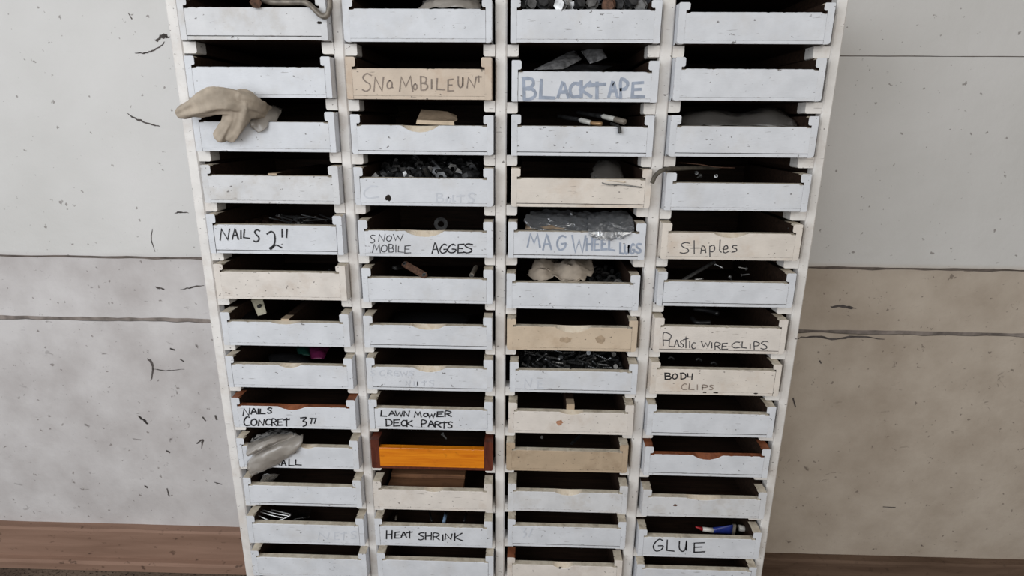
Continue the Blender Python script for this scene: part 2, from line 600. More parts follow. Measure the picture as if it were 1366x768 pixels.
def post_h(r, c):
    zt = MEAS[r][c][2]
    if r == 0:
        return 0.013
    return min(POST + rd.uniform(-.0012, .0006), MEAS[r - 1][c][3] - RUN - 0.0018 - zt)


# ---- cabinet
cab = empty('drawer_cabinet', (0, 0.17, FZ))
tag(cab, 'tall white-painted wooden cabinet frame holding four columns of small drawers', 'cabinet')
TOPZ, BOTZ = zz(0.2135), zz(-0.9014)


def cpart(name, mb_, mats):
    o = mb_.link(name, mats, parent=cab, loc=(0, 0, 0))
    o.location = (-cab.location.x, -cab.location.y, -cab.location.z)
    # origin at the part itself
    ctr = sum((Vector(vv.co) for vv in o.data.vertices), Vector()) / len(o.data.vertices)
    o.data.transform(Matrix.Translation(-ctr))
    o.location = Vector(o.location) + ctr
    return o


for i, (a, b_) in enumerate(STILES):
    q = MB()
    n = 70
    z0, z1 = FZ, TOPZ
    outer_l, outer_r = (i == 0), (i == 4)
    ch = 0.0022
    # an upright board: gently uneven painted front edge, dark bare sides inside the cabinet
    prof = lambda j: (0.0006 * noise.noise(Vector((i * 3.1, j * 0.23, 1))), 0.0006 * noise.noise(Vector((i * 3.1, j * 0.23, 7))))
    for j in range(n + 1):
        z = z0 + (z1 - z0) * j / n
        d0, d1 = prof(j)
        q.v += [Vector((a + d0, BACK, z)), Vector((a + d0, ST + 0.02, z)), Vector((a + d0, ST + ch, z)), Vector((a + ch + d0, ST, z)),
                Vector((b_ - ch + d1, ST, z)), Vector((b_ + d1, ST + ch, z)), Vector((b_ + d1, ST + 0.02, z)), Vector((b_ + d1, BACK, z))]
    for j in range(n):
        for k in range(7):
            s0 = j * 8 + k
            q.f.append((s0, s0 + 1, s0 + 9, s0 + 8))
            q.m.append(1 if ((k == 0 and not outer_l) or (k == 6 and not outer_r)) else 0)
        q.f.append((j * 8 + 7, j * 8, j * 8 + 8, j * 8 + 15))
        q.m.append(1)
    q.f += [tuple(range(8)), tuple(n * 8 + k for k in range(8))]
    q.m += [0, 0]
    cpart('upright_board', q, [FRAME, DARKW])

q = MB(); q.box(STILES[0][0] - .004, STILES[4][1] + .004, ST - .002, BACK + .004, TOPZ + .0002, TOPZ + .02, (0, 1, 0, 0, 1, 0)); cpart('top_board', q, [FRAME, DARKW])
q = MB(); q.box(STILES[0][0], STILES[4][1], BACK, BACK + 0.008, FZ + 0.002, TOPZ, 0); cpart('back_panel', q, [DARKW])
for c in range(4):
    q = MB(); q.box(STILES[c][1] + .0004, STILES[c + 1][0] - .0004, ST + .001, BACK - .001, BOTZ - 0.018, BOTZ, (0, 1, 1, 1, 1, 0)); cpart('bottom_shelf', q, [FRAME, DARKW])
    q = MB(); q.box(STILES[c][1] + .0004, STILES[c + 1][0] - .0004, ST + .03, ST + .048, FZ + 0.001, BOTZ - 0.0184, 0); cpart('kick_board', q, [FRAME])
for r in range(12):
    for c in range(4):
        zt = zz(MEAS[r][c][3]) - 0.0003
        for s in (0, 1):
            wdt = 0.0185 + rd.uniform(-.0008, .0012)
            if (c, s) == (0, 0):
                wdt = 0.0212
            if (c, s) == (3, 1):
                wdt = 0.0262
            if s == 0:
                xa, sg = STILES[c][1] + 0.0005, 1
            else:
                xa, sg = STILES[c + 1][0] - 0.0005, -1
            rr = 0.003
            xi = xa + sg * wdt
            poly = [(xa, zt), (xi, zt), (xi, zt - RUN + rr), (xi - sg * rr * .3, zt - RUN + rr * .3), (xi - sg * rr, zt - RUN), (xa, zt - RUN)]
            if sg < 0:
                poly = poly[::-1]
            q = MB()
            q.prism(poly, ST + 0.0006, ST + 0.03, (0, 0, 0))
            q.prism(poly, ST + 0.03, BACK - 0.001, (1, 1, 1))
            cpart('drawer_runner', q, [FRAME, DARKW])

# ---- drawers
SPEC = {(1, 1): BEIGE, (3, 2): CREAM, (4, 3): CREAM, (5, 0): GREYC, (6, 2): TAN, (6, 3): GREYC, (7, 3): CREAM, (8, 2): GREYC,
        (9, 2): TAN2, (10, 1): GREYC, (9, 1): 'orange', (0, 0): WHITE2, (10, 3): WHITE2, (12, 2): GREYC, (10, 2): WHITE2, (3, 0): WHITE2}
SCOOP = {(2, 1): (.031, .0115), (4, 1): (.034, .0105), (6, 0): (.026, .0045), (6, 1): (.031, .0085), (7, 0): (.022, .006), (7, 1): (.030, .0095),
         (6, 2): (.032, .0110), (4, 3): (.029, .0085), (8, 2): (.022, .006), (8, 0): (.026, .0075), (9, 3): (.028, .0100), (10, 2): (.026, .0080),
         (10, 3): (.034, .0055), (12, 2): (.020, .0080), (9, 0): (.014, .004), (10, 1): (.018, .004)}
LINE = {(2, 2), (2, 3), (3, 2), (6, 1), (7, 1), (5, 3), (7, 2), (4, 0), (2, 1), (10, 0), (6, 3), (11, 2), (8, 3), (9, 3), (4, 2), (0, 0)}
DIV = {(3, 0): .0, (6, 0): -.004, (8, 2): .0}
ROUND = {(2, 1), (2, 3), (1, 3), (3, 1), (0, 3), (6, 2), (7, 1), (6, 3), (9, 2), (4, 3), (5, 3), (3, 2), (0, 1)}
LBL = {
    (0, 0): 'chipped white drawer at top left with the bent grey rod hooked over it',
    (0, 1): 'white drawer of the top row with a short bright scratch and a smoky bag inside',
    (0, 2): 'white drawer of the top row filled with grey hex bolts',
    (0, 3): 'white drawer at the top right corner of the cabinet, empty and faintly smudged',
    (1, 0): 'empty white drawer directly above the drooping tan glove',
    (1, 1): 'beige drawer with SNOMOBILE written in thin faded brown letters',
    (1, 2): 'white drawer marked BLACK TAPE in broad faded blue letters',
    (1, 3): 'plain white drawer just right of the BLACK TAPE drawer',
    (2, 0): 'white drawer with the tan glove draped over its front',
    (2, 1): 'white drawer with thumb notch and a cardboard flap showing, below the SNOMOBILE drawer',
    (2, 2): 'white drawer under the BLACK TAPE drawer with porcelain-sleeved rods sticking out',
    (2, 3): 'white drawer holding a dark plastic bag, two below the top right corner drawer',
    (3, 0): 'white drawer with inner divider directly above the NAILS 2 inch drawer',
    (3, 1): 'white drawer with a dark knot hole, heaped with black nuts, faint BOLTS on it',
    (3, 2): 'cream drawer above the MAG WHEEL drawer with thin twigs over its right edge',
    (3, 3): 'white drawer with a grey cable curling out of its left corner',
    (4, 0): 'white drawer marked NAILS 2 inches in black pen',
    (4, 1): 'white drawer marked SNOW MOBILE AGGES with a thumb notch',
    (4, 2): 'white drawer marked MAG WHEEL in faded blue and stuffed with clear bags',
    (4, 3): 'cream drawer with Staples written in thin dark pen',
    (5, 0): 'stained off-white drawer just below the NAILS 2 inch drawer',
    (5, 1): 'white drawer with a rusty link plate resting on its front edge',
    (5, 2): 'white drawer holding crumpled beige polythene and washers, below MAG WHEEL',
    (5, 3): 'white drawer with a threaded rod inside, directly below the Staples drawer',
    (6, 0): 'white drawer with a cream metal strap with a hole inside, and a divider',
    (6, 1): 'white drawer with thumb notch and cracked lower lip, two below SNOW MOBILE AGGES',
    (6, 2): 'tan drawer with brown smears and a pale thumb notch',
    (6, 3): 'off-white drawer marked PLASTIC WIRE CLIPS',
    (7, 0): 'white drawer with pink and green plastic inside, above the NAILS CONCRET drawer',
    (7, 1): 'white drawer with cream thumb notch directly above the LAWN MOWER drawer',
    (7, 2): 'white drawer heaped with loose dark screws, below the tan smeared drawer',
    (7, 3): 'cream drawer marked BODY CLIPS',
    (8, 0): 'white drawer marked NAILS CONCRET 3 inches, brown wood in its notch',
    (8, 1): 'white drawer marked LAWN MOWER DECK PARTS in black letters',
    (8, 2): 'off-white drawer with one round rust spot and an inner divider',
    (8, 3): 'empty clean white drawer directly below the BODY CLIPS drawer',
    (9, 0): 'white drawer with a printed plastic bag over its front, letters ALL showing',
    (9, 1): 'orange varnished drawer with dark red-brown sides',
    (9, 2): 'bare tan wooden drawer with worn top edge, right of the orange one',
    (9, 3): 'white drawer with a ragged notch showing red-brown wood',
    (10, 0): 'plain white drawer under the one with the printed bag',
    (10, 1): 'off-white drawer directly below the orange drawer with a brown board inside',
    (10, 2): 'empty white drawer with pale notch just below the bare tan drawer',
    (10, 3): 'chipped white drawer directly above the GLUE drawer',
    (11, 0): 'white drawer with a bundle of bent wires inside, left of HEAT SHRINK',
    (11, 1): 'white drawer marked HEAT SHRINK in black letters',
    (11, 2): 'empty white drawer between the HEAT SHRINK and GLUE drawers, plain front',
    (11, 3): 'white drawer marked GLUE in black letters',
    (12, 0): 'bottom row white drawer in the leftmost column, cut by the photo edge',
    (12, 1): 'bottom row white drawer directly below the HEAT SHRINK drawer',
    (12, 2): 'bottom row off-white drawer with a pale notch and brown side end',
    (12, 3): 'bottom row white drawer directly below the GLUE drawer',
}
DR = {}


def build_drawer(r, c):
    xl, xr, zt, zb = MEAS[r][c]
    xc, w, h = (xl + xr) / 2, xr - xl, zt - zb
    hp = h + post_h(r, c)
    D = empty('drawer', (xc, 0, zz(zb)))
    DR[(r, c)] = D
    tag(D, LBL[(r, c)], 'drawer', 'small parts drawers')
    pm = SPEC.get((r, c), WHITE)
    orange = pm == 'orange'
    rs = random.Random(r * 17 + c * 101)
    dep = 0.27
    rab, ft = 0.0058, 0.011
    line = (r, c) in LINE
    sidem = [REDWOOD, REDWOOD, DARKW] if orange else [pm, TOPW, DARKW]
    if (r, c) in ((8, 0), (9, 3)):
        sidem = [pm, RAWB, DARKW]
    for s in (-1, 1):
        xo, xi = s * w / 2, s * (w / 2 - BT + rs.uniform(-.0008, .0008))
        xn = xi + s * rab                                  # the rebate the front sits in
        rr = 0.0045 if (r, c) in ROUND else 0.0014
        rt = 0.0012
        gap = 0.0019
        ri = 0.0025
        P = [(xo, rr), (xo, hp - rt), (xo - s * rt, hp), (xi + s * .002, hp), (xi, hp - .002), (xi, h + gap + ri), (xi + s * ri * .4, h + gap + ri * .35), (xi + s * ri, h + gap), (xn, h + gap), (xn, 0), (xo - s * rr, 0), (xo - s * rr * .3, rr * .3)]
        nf = [0, 1, 1, 1, 2, 2, 2, 2, 2, 0, 0, 0]
        nf = nf[:len(P)]
        if orange:
            # the varnished drawer has plain square sides in front of which the panel is butted
            P = [(xo, .002), (xo, hp - rt), (xo - s * rt, hp), (xi, hp), (xi, 0), (xo - s * .002, 0)]
            nf = [0, 1, 1, 2, 0, 0]
        if s < 0:
            pass
        q = MB()
        edge_m = nf
        q.prism(P, 0, ft, (0, 2, edge_m))
        full = [(xo, 0), (xo, hp), (xi, hp), (xi, 0)]
        q.prism(full, ft, .026 + rs.uniform(0, .012), (2, 2, [0, 1, 2, 2]))
        y_d = q.v[-1].y
        q.prism(full, y_d, dep, (2, 2, [0, 2, 2, 2]))        # the tops of the sides turn dark behind their pale front stretch
        o = q.link('side_panel', sidem, parent=D)
        if (r, c) == (12, 2) and s < 0:
            o.data.materials[1] = RAWB
            o['label'] = 'bare brown side end'
    # front panel with its worn edge and, on many, a carved thumb notch
    fx = w / 2 - BT + (rab + (-0.0004 if rs.random() < .2 else 0.0003) if not orange else -0.0004)
    z_lo = 0.0056 + (0.0009 if line else 0.00005)
    n = 72
    q = MB()
    sc = SCOOP.get((r, c))
    off = rs.uniform(-.004, .004)
    if (r, c) == (9, 0):
        off = 0.02
    chips = [(rs.uniform(-fx, fx), rs.uniform(.002, .005), rs.uniform(.0005, .0016)) for _ in range(rs.choice((2, 3, 5)))]
    ff = 0.0 if orange else rs.choice((0.00005, 0.00005, 0.0003))
    topm = 1
    if (r, c) in ((8, 0), (9, 3)):
        notch = RAWB
    else:
        notch = RAW
    cut = []
    for i in range(n + 1):
        x = -fx + 2 * fx * i / n
        d = 0.0006 + 0.0003 * noise.noise(Vector((x * 160, r, c)))
        for cxp, wd, dp in chips:
            if abs(x - cxp) < wd:
                d = max(d, dp * (1 - abs(x - cxp) / wd) + .0004)
        dn = 0
        if sc:
            k = (x - off) / sc[0]
            if abs(k) < 1:
                dn = sc[1] * (1 - k * k) ** .85 * (1 + 0.10 * noise.noise(Vector((x * 300, r * 3, c))))
        if abs(x) > fx - .0062 and not orange:
            d += .0016
        cut.append(dn > d)
        d = max(d, dn)
        bz = h - (dn * 0.12)
        q.v += [Vector((x, ff, z_lo)), Vector((x, ff, h - d - .001)), Vector((x, ff + .0006, h - d)), Vector((x, ft, bz)), Vector((x, ft, z_lo))]
    for i in range(n):
        a = i * 5
        e = a + 5
        ct = cut[i] or cut[i + 1]
        q.f += [(a, e, e + 1, a + 1), (a + 1, e + 1, e + 2, a + 2), (a + 2, e + 2, e + 3, a + 3), (a + 3, e + 3, e + 4, a + 4), (a + 4, e + 4, e, a)]
        q.m += [0, 0, 3 if ct else topm, 2, 2]
    q.f += [(0, 1, 2, 3, 4), tuple(n * 5 + k for k in range(5))]
    q.m += [0, 0]
    fm = [ORANGE, ORANGE, DARKW, notch] if orange else [pm, TOPW if (r, c) not in ((8, 0), (9, 3)) else RAWB, DARKW, notch]
    q.link('front_panel', fm, parent=D)
    # thin bottom, back
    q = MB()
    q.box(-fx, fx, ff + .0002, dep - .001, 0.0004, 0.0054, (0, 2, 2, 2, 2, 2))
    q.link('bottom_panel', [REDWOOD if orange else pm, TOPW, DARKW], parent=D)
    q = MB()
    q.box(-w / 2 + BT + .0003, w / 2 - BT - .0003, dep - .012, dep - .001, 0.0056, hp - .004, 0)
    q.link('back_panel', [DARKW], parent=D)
    if (r, c) in DIV:
        x = DIV[(r, c)]
        q = MB()
        q.box(x - .0075, x + .0075, ft + .0003, .034, .0056, h + (.0025 if r != 8 else .010), (1, 2, 0, 0, 2, 1))
        q.box(x - .0075, x + .0075, .034, dep - .013, .0056, h + (.0025 if r != 8 else .010), (2, 2, 0, 0, 2, 0))
        q.link('divider', [DARKW, TAN2], parent=D)
    return D


for r in range(13):
    for c in range(4):
        build_drawer(r, c)

# small marks on the fronts
INKDROP = plain('dark_hole', (52, 46, 42), 0.9, 0, 0.1, 0.3)


def mark(rc, pts, name, mat, label=None):
    """a flat irregular stain or hole on a drawer front; pts trace it in the photograph"""
    D = DR[rc]
    P = [at(a, b, -0.0001) for a, b in pts]
    n = len(P)
    q = MB()
    c_ = sum(P, Vector()) / n
    vv = [p - D.location for p in P] + [p + Vector((0, .0004, 0)) - D.location for p in P]
    q.add(vv, [tuple(range(n)), tuple(range(2 * n - 1, n - 1, -1))] + [(i, (i + 1) % n, n + (i + 1) % n, n + i) for i in range(n)])
    o = q.link(name, [mat], parent=D)
    if label:
        o['label'] = label


def blob(x, y, rx, ry, seed, n=14):
    r_ = random.Random(seed)
    return [(x + rx * math.cos(6.283 * k / n) * r_.uniform(.65, 1.1), y + ry * math.sin(6.283 * k / n) * r_.uniform(.65, 1.1)) for k in range(n)]


RUSTSPOT = plain('rust_spot', (188, 140, 112), 0.7, 0, 0.2, 0.25, 200)
SMEAR = plain('brown_smear', (190, 168, 143), 0.7, 0, 0.2, 0.2, 80)
mark((3, 1), blob(518, 264, 5, 5, 1), 'knot_hole', INKDROP, 'dark knot hole')
mark((8, 2), blob(746.5, 563.5, 4.6, 4.4, 2), 'rust_spot', RUSTSPOT, 'round rust spot')
mark((6, 2), blob(755, 453, 9, 4.5, 3), 'smear', SMEAR, 'brown smear')
mark((6, 2), blob(801, 453, 8, 6, 4), 'smear', SMEAR, 'brown smear')
mark((0, 0), blob(426, 30, 4.2, 2.2, 5), 'chip', INKDROP)
for a, b_ in ((940, 523), (955, 523.5), (1008, 524.5)):
    mark((7, 3), blob(a, b_, 3.6, 1.1, int(a)), 'chip', INKDROP)
mark((10, 3), blob(901, 674, 3.2, 1.6, 9), 'chip', RUST)
mark((12, 2), blob(747, 757.5, 1.6, 1.4, 10), 'chip', INKDROP)

# ------------------------------------------------------------------ handwriting on the fronts
FONT = {
    'A': [[(0, 0), (.42, 1), (.55, .95), (1, 0)], [(.15, .38), (.85, .4)]],
    'B': [[(.05, 1), (.08, 0)], [(.05, 1), (.7, .95), (.85, .75), (.6, .55), (.1, .52)], [(.1, .52), (.8, .45), (1, .2), (.7, 0), (.08, 0)]],
    'C': [[(.95, .95), (.5, 1), (.1, .65), (.05, .3), (.35, 0), (1, .08)]],
    'D': [[(.1, 1), (.12, 0)], [(0, .98), (.6, .95), (1, .6), (.85, .2), (.12, 0)]],
    'E': [[(.95, 1), (.1, .95), (.05, 0), (1, .02)], [(.08, .5), (.75, .52)]],
    'F': [[(.95, 1), (.1, .95), (.05, 0)], [(.08, .5), (.75, .52)]],
    'G': [[(.95, .9), (.6, 1), (.2, .75), (.02, .35), (.3, 0), (.8, .08), (1, .4), (.55, .42)]],
    'H': [[(.05, 1), (0, 0)], [(1, 1), (.95, 0)], [(.02, .5), (.98, .52)]],
    'I': [[(.5, 1), (.5, 0)]],
    'K': [[(.08, 1), (.05, 0)], [(.95, 1), (.1, .45), (1, 0)]],
    'L': [[(.12, 1), (.04, .06), (1, .0)]],
    'M': [[(0, 0), (.18, 1), (.5, .3), (.82, 1), (1, 0)]],
    'N': [[(0, 0), (.12, 1), (.82, .04), (1, 1)]],
    'O': [[(.55, 1), (.1, .75), (.05, .25), (.45, 0), (.9, .25), (.95, .75), (.55, 1)]],
    'P': [[(.08, 0), (.1, 1), (.75, .97), (.98, .75), (.7, .5), (.1, .45)]],
    'R': [[(.05, 0), (.1, 1), (.75, .97), (.95, .75), (.6, .52), (.12, .48)], [(.35, .5), (1, 0)]],
    'S': [[(.98, .92), (.5, 1), (.1, .8), (.35, .58), (.8, .4), (.85, .15), (.4, 0), (0, .1)]],
    'T': [[(.5, 1), (.48, 0)], [(0, .8), (1, .88)]],
    'U': [[(.05, 1), (.05, .3), (.4, 0), (.8, .2), (.92, 1), (.95, .1)]],
    'W': [[(0, 1), (.22, 0), (.5, .75), (.75, 0), (1, 1)]],
    'Y': [[(0, 1), (.1, .5), (.8, .5)], [(.95, 1), (.85, 0)]],
    '2': [[(0, .9), (.3, 1), (.52, .85), (.55, .5), (.4, .2), (.2, .05), (.25, -.02), (.5, .2), (.7, .18), (1, .05)]],
    '3': [[(0, .95), (.85, 1), (.4, .62), (.85, .45), (.75, .15), (.4, 0)]],
    'i': [[(.15, 1), (.2, 0)], [(.85, 1), (.8, 0)]],
    'j': [[(0, .95), (.35, 1), (.18, 0)], [(.6, .95), (1, 1), (.75, 0)]],
    't': [[(.35, 1), (.4, 0)], [(0, .42), (1, .42)]],
    'a': [[(.05, 0), (.3, .9), (.75, .8), (.9, .1)], [(.2, .4), (.8, .45)]],
    'p': [[(.1, .9), (.15, 0)], [(.1, .85), (.7, 1), (.95, .65), (.6, .4), (.12, .45)]],
    'l': [[(.55, 1), (.45, .1), (.8, 0)]],
    'e': [[(.05, .5), (.9, .6), (.7, 1), (.2, .8), (.1, .2), (.5, 0), (1, .15)]],
    's': [[(.9, 1), (.35, .95), (.3, .7), (.8, .5), (.85, .15), (.1, 0)]],
    '/': [[(.9, 1), (0, 0)]],
    '-': [[(0, 1), (1, 0)]],
}


def write(rc, org, scale, items, width, mat, seed=0, label=None):
    D = DR[rc]
    r_ = random.Random(seed + rc[0] * 7 + rc[1])
    mbw = MB()
    ns = 0
    for it in items:
        ch, x0, y0, x1, y1 = it
        for st in FONT[ch]:
            P = []
            ns = (ns + 1) % 12
            for a, b_ in st:
                a += r_.uniform(-.03, .03)
                b_ += r_.uniform(-.03, .03)
                px = org[0] + (x0 + (x1 - x0) * a) / scale
                py = org[1] + (y1 + (y0 - y1) * b_) / scale
                P.append(at(px, py, -0.0002 - 0.00003 * ns) - D.location)
            rounded = ch in 'BCDGOPRSU23aesp'
            P = spline(P, 6) if rounded and len(P) > 2 else P
            # a flat ink line of even width with mitred joins
            n = len(P)
            vs2 = []
            half = width / 2 * 0.00128
            for i, p in enumerate(P):
                t1 = (P[i] - P[i - 1]).normalized() if i else None
                t2 = (P[i + 1] - P[i]).normalized() if i < n - 1 else None
                tt = ((t1 or t2) + (t2 or t1))
                tt = tt.normalized() if tt.length > .25 else (t1 or t2)
                nn = Vector((-tt.z, 0, tt.x))
                base = p
                if i == 0:
                    base = p - tt * half * .7
                if i == n - 1:
                    base = p + tt * half * .7
                dw = half * (0.85 + 0.3 * r_.random())
                mit = 1.0
                if t1 and t2:
                    mit = min(1.6, 1 / max(.5, abs(nn.dot(Vector((-t1.z, 0, t1.x))))))
                vs2 += [base + nn * dw * mit, base - nn * dw * mit]
            mbw.add(vs2, [(2 * i, 2 * i + 1, 2 * i + 3, 2 * i + 2) for i in range(n - 1)])
    o = mbw.link('handwriting', [mat], parent=D)
    if label:
        o['label'] = label
    return o


S5 = 5.6875


def T(s, *boxes):
    return [(ch,) + b_ for ch, b_ in zip(s, boxes)]


write((1, 1), (440, 0), S5, T('SNOMOBILEUNT', (245, 560, 315, 690), (335, 585, 405, 692), (432, 610, 472, 672), (525, 580, 628, 690), (632, 635, 660, 680), (685, 580, 740, 680), (752, 600, 790, 672), (806, 592, 868, 680), (892, 600, 936, 690), (972, 580, 1012, 660), (1040, 585, 1108, 665), (1108, 575, 1148, 620)), 1.6, INKBR, 1, 'SNOMOBILE in faded brown')
write((1, 2), (660, 0), S5, T('BLACKTAPE', (215, 595, 310, 750), (345, 605, 450, 745), (480, 625, 560, 740), (570, 630, 635, 735), (650, 620, 730, 735), (715, 625, 835, 740), (865, 625, 930, 735), (950, 605, 1010, 740), (1040, 625, 1130, 735)), 3.9, INKBL, 2, 'BLACK TAPE in faded blue')
write((4, 0), (250, 245), S5, T('NAILS2i', (250, 345, 320, 425), (340, 345, 385, 420), (398, 355, 412, 415), (425, 350, 470, 412), (505, 350, 548, 440), (605, 365, 715, 492), (708, 345, 762, 405)), 2.0, INK, 3, 'NAILS 2 inches in black')
write((4, 1), (460, 250), S5, T('SNOWMOBILE', (190, 360, 230, 420), (255, 355, 305, 410), (315, 365, 355, 405), (365, 355, 440, 402), (210, 430, 270, 492), (275, 435, 320, 487), (330, 430, 370, 490), (378, 435, 394, 490), (402, 445, 445, 490), (450, 440, 500, 495)), 1.25, INKG, 4, 'SNOW MOBILE in grey pen')
write((4, 1), (460, 250), S5, T('AGGES', (660, 420, 710, 500), (720, 430, 775, 495), (780, 430, 840, 495), (855, 430, 905, 495), (902, 425, 970, 495)), 1.8, INK, 5, 'AGGES in black')
write((4, 2), (660, 250), S5, T('MAGWHEELLUGS', (250, 355, 345, 452), (365, 360, 430, 470), (470, 365, 540, 470), (590, 365, 690, 490), (697, 385, 740, 475), (755, 390, 795, 475), (810, 390, 850, 470), (865, 380, 910, 475), (950, 420, 978, 500), (985, 432, 1020, 500), (1028, 430, 1060, 500), (1070, 425, 1112, 495)), 2.6, INKBL, 6, 'MAG WHEEL LUGS in faded blue')
write((4, 3), (850, 250), S5, T('Staples', (325, 415, 400, 500), (410, 405, 470, 500), (480, 440, 525, 500), (545, 435, 592, 520), (610, 400, 645, 490), (650, 440, 692, 495), (712, 440, 760, 490)), 1.3, INKG, 7, 'Staples in thin dark pen')
write((6, 3), (840, 375), S5, T('PLASTICWIRECLIPS', (250, 395, 315, 490), (297, 445, 335, 495), (340, 445, 375, 495), (383, 450, 412, 500), (408, 425, 446, 505), (448, 455, 462, 505), (470, 465, 500, 510), (545, 455, 610, 500), (616, 465, 630, 505), (645, 465, 690, 515), (697, 470, 745, 515), (775, 460, 835, 505), (850, 460, 886, 505), (908, 475, 922, 510), (940, 460, 985, 515), (995, 455, 1047, 515)), 1.35, INKG, 8, 'PLASTIC WIRE CLIPS in dark pen')
write((7, 3), (840, 375), S5, T('BODY', (265, 695, 315, 742), (325, 700, 362, 740), (385, 695, 426, 742), (438, 700, 478, 747)), 1.8, INK, 9, 'BODY in black')
write((7, 3), (830, 505), S5, T('CLIPS', (450, 38, 492, 82), (505, 38, 545, 82), (560, 45, 580, 82), (605, 48, 650, 82), (662, 48, 692, 82)), 1.5, INKBR, 10, 'CLIPS in worn brown')
write((8, 0), (290, 505), S5, T('NAILSCONCRET3j', (195, 225, 245, 280), (255, 225, 300, 266), (302, 228, 318, 266), (322, 230, 362, 265), (380, 220, 412, 262), (200, 290, 245, 355), (255, 305, 300, 355), (310, 310, 355, 355), (365, 305, 402, 350), (410, 305, 446, 355), (455, 305, 495, 352), (500, 300, 546, 357), (630, 295, 682, 360), (702, 300, 748, 338)), 2.1, INK, 11, 'NAILS CONCRET 3 inches in black')
write((8, 1), (470, 505), S5, T('LAWNMOWERDECKPARTS', (215, 240, 260, 285), (275, 245, 325, 280), (326, 245, 386, 285), (390, 245, 432, 285), (470, 250, 522, 290), (540, 260, 570, 287), (572, 260, 626, 295), (640, 250, 690, 287), (700, 245, 750, 287), (250, 305, 300, 357), (310, 310, 360, 357), (370, 315, 407, 357), (410, 315, 456, 362), (520, 315, 562, 365), (575, 320, 620, 362), (625, 325, 670, 367), (674, 325, 718, 375), (725, 328, 758, 372)), 1.9, INK, 12, 'LAWN MOWER DECK PARTS in black')
write((9, 0), (290, 505), S5, T('-ALL', (450, 638, 472, 655), (485, 618, 520, 660), (540, 610, 580, 660), (590, 615, 635, 655)), 1.9, INK, 13, 'ALL in black')
write((11, 1), (470, 633), S5, T('HEATSHRINK', (258, 425, 300, 487), (320, 435, 360, 482), (370, 435, 410, 477), (412, 430, 455, 482), (500, 440, 547, 495), (555, 440, 600, 492), (610, 445, 660, 495), (678, 455, 694, 500), (702, 450, 756, 495), (770, 445, 836, 502)), 2.0, INK, 14, 'HEAT SHRINK in black')
write((11, 3), (830, 633), S5, T('GLUE', (235, 490, 310, 577), (335, 495, 395, 580), (430, 505, 492, 582), (540, 515, 626, 587)), 2.1, INK, 15, 'GLUE in black')
write((3, 1), (470, 235), 7.19, T('BOLTS', (805, 165, 870, 250), (900, 205, 940, 255), (962, 185, 985, 240), (1000, 180, 1072, 250), (1110, 165, 1168, 255)), 2.0, INKF, 16, 'BOLTS almost faded away')
write((3, 1), (470, 235), 7.19, T('C', (110, 95, 245, 210)), 2.0, INKF, 22, 'large letter C almost faded away')
write((7, 1), (475, 485), 7.19, T('SCREWSNUTS', (140, 65, 180, 112), (225, 65, 272, 112), (300, 65, 342, 112), (362, 70, 410, 112), (422, 70, 490, 115), (502, 70, 550, 112), (475, 165, 517, 217), (552, 170, 592, 215), (630, 165, 672, 212), (700, 160, 746, 215)), 1.6, INKF, 17, 'SCREWS NUTS almost faded away')
write((7, 2), (670, 490), 7.19, T('NE', (215, 110, 282, 190), (340, 120, 392, 195)), 1.8, INKF, 18)
write((11, 0), (330, 690), 8.03, T('NETS', (760, 165, 875, 240), (930, 160, 982, 240), (1000, 160, 1062, 240), (1108, 150, 1166, 230)), 1.8, INKF, 19)
write((11, 2), (650, 633), S5, T('3/', (262, 410, 300, 475), (318, 410, 345, 470)), 1.8, INKF, 20)

# ------------------------------------------------------------------ what lies in the drawers
rg = random.Random(5)


def sheet(name, rows, mats, sub=5, amp=0.0015, freq=90, thick=0.0006, seed=0, split=None, rc=None, ridge=0.0, rf=40, an=(1, 1, 1), flat=False):
    """a crumpled film or cloth through a grid of points (rows of equal length)"""
    A = [spline([Vector(p) for p in row], sub) for row in rows]
    cols = list(zip(*A))
    C = [spline(list(col), sub) for col in cols]
    nu, nv = len(C[0]), len(C)
    q = MB()
    for i in range(nv):
        for j in range(nu):
            p = C[i][j]
            n3 = noise.noise_vector(p * freq + Vector((seed, 0, 0)))
            n4 = noise.noise_vector(p * freq * 2.6 + Vector((0, seed, 0)))
            pa = Vector((p.x * an[0], p.y * an[1], p.z * an[2]))
            n3 = noise.noise_vector(pa * freq + Vector((seed, 0, 0)))
            n4 = noise.noise_vector(pa * freq * 2.6 + Vector((0, seed, 0)))
            p = p + n3 * amp + n4 * amp * .45
            if ridge:
                k = abs(noise.noise(pa * rf + Vector((seed * 3.1, 0, 5)))) + .5 * abs(noise.noise(pa * rf * 2.3 + Vector((0, seed * 1.7, 2))))
                p = p + Vector((.15, -.75, -.65)) * (k - .25) * ridge
            if rc:
                xl, xr, zt, zb = MEAS[rc[0]][rc[1]]
                if p.y > -.002:
                    lo_, hi_ = xl + BT + .0015, xr - BT - .0015
                    p.x = min(max(p.x, lo_), hi_)
                if -.002 < p.y < .0125:
                    p.z = max(p.z, zz(zt) + .001)
                elif p.y <= -.002:
                    p.y = min(p.y, -.0015)
                else:
                    p.z = max(p.z, zz(zb) + .0065)
                if p.y > -.001:
                    p.z = min(p.z, zz(MEAS[rc[0] - 1][rc[1]][3]) - .0012 if rc[0] else 99)
            q.v.append(p)
    for i in range(nv - 1):
        for j in range(nu - 1):
            q.f.append((i * nu + j, (i + 1) * nu + j, (i + 1) * nu + j + 1, i * nu + j + 1))
            q.m.append(1 if split is not None and j < split * sub else 0)
    o = q.link(name, mats, smooth=not flat)
    s = o.modifiers.new('thickness', 'SOLIDIFY')
    s.thickness = thick
    s.offset = 0
    return o


def P3(*l):
    return [at(*p) for p in l]


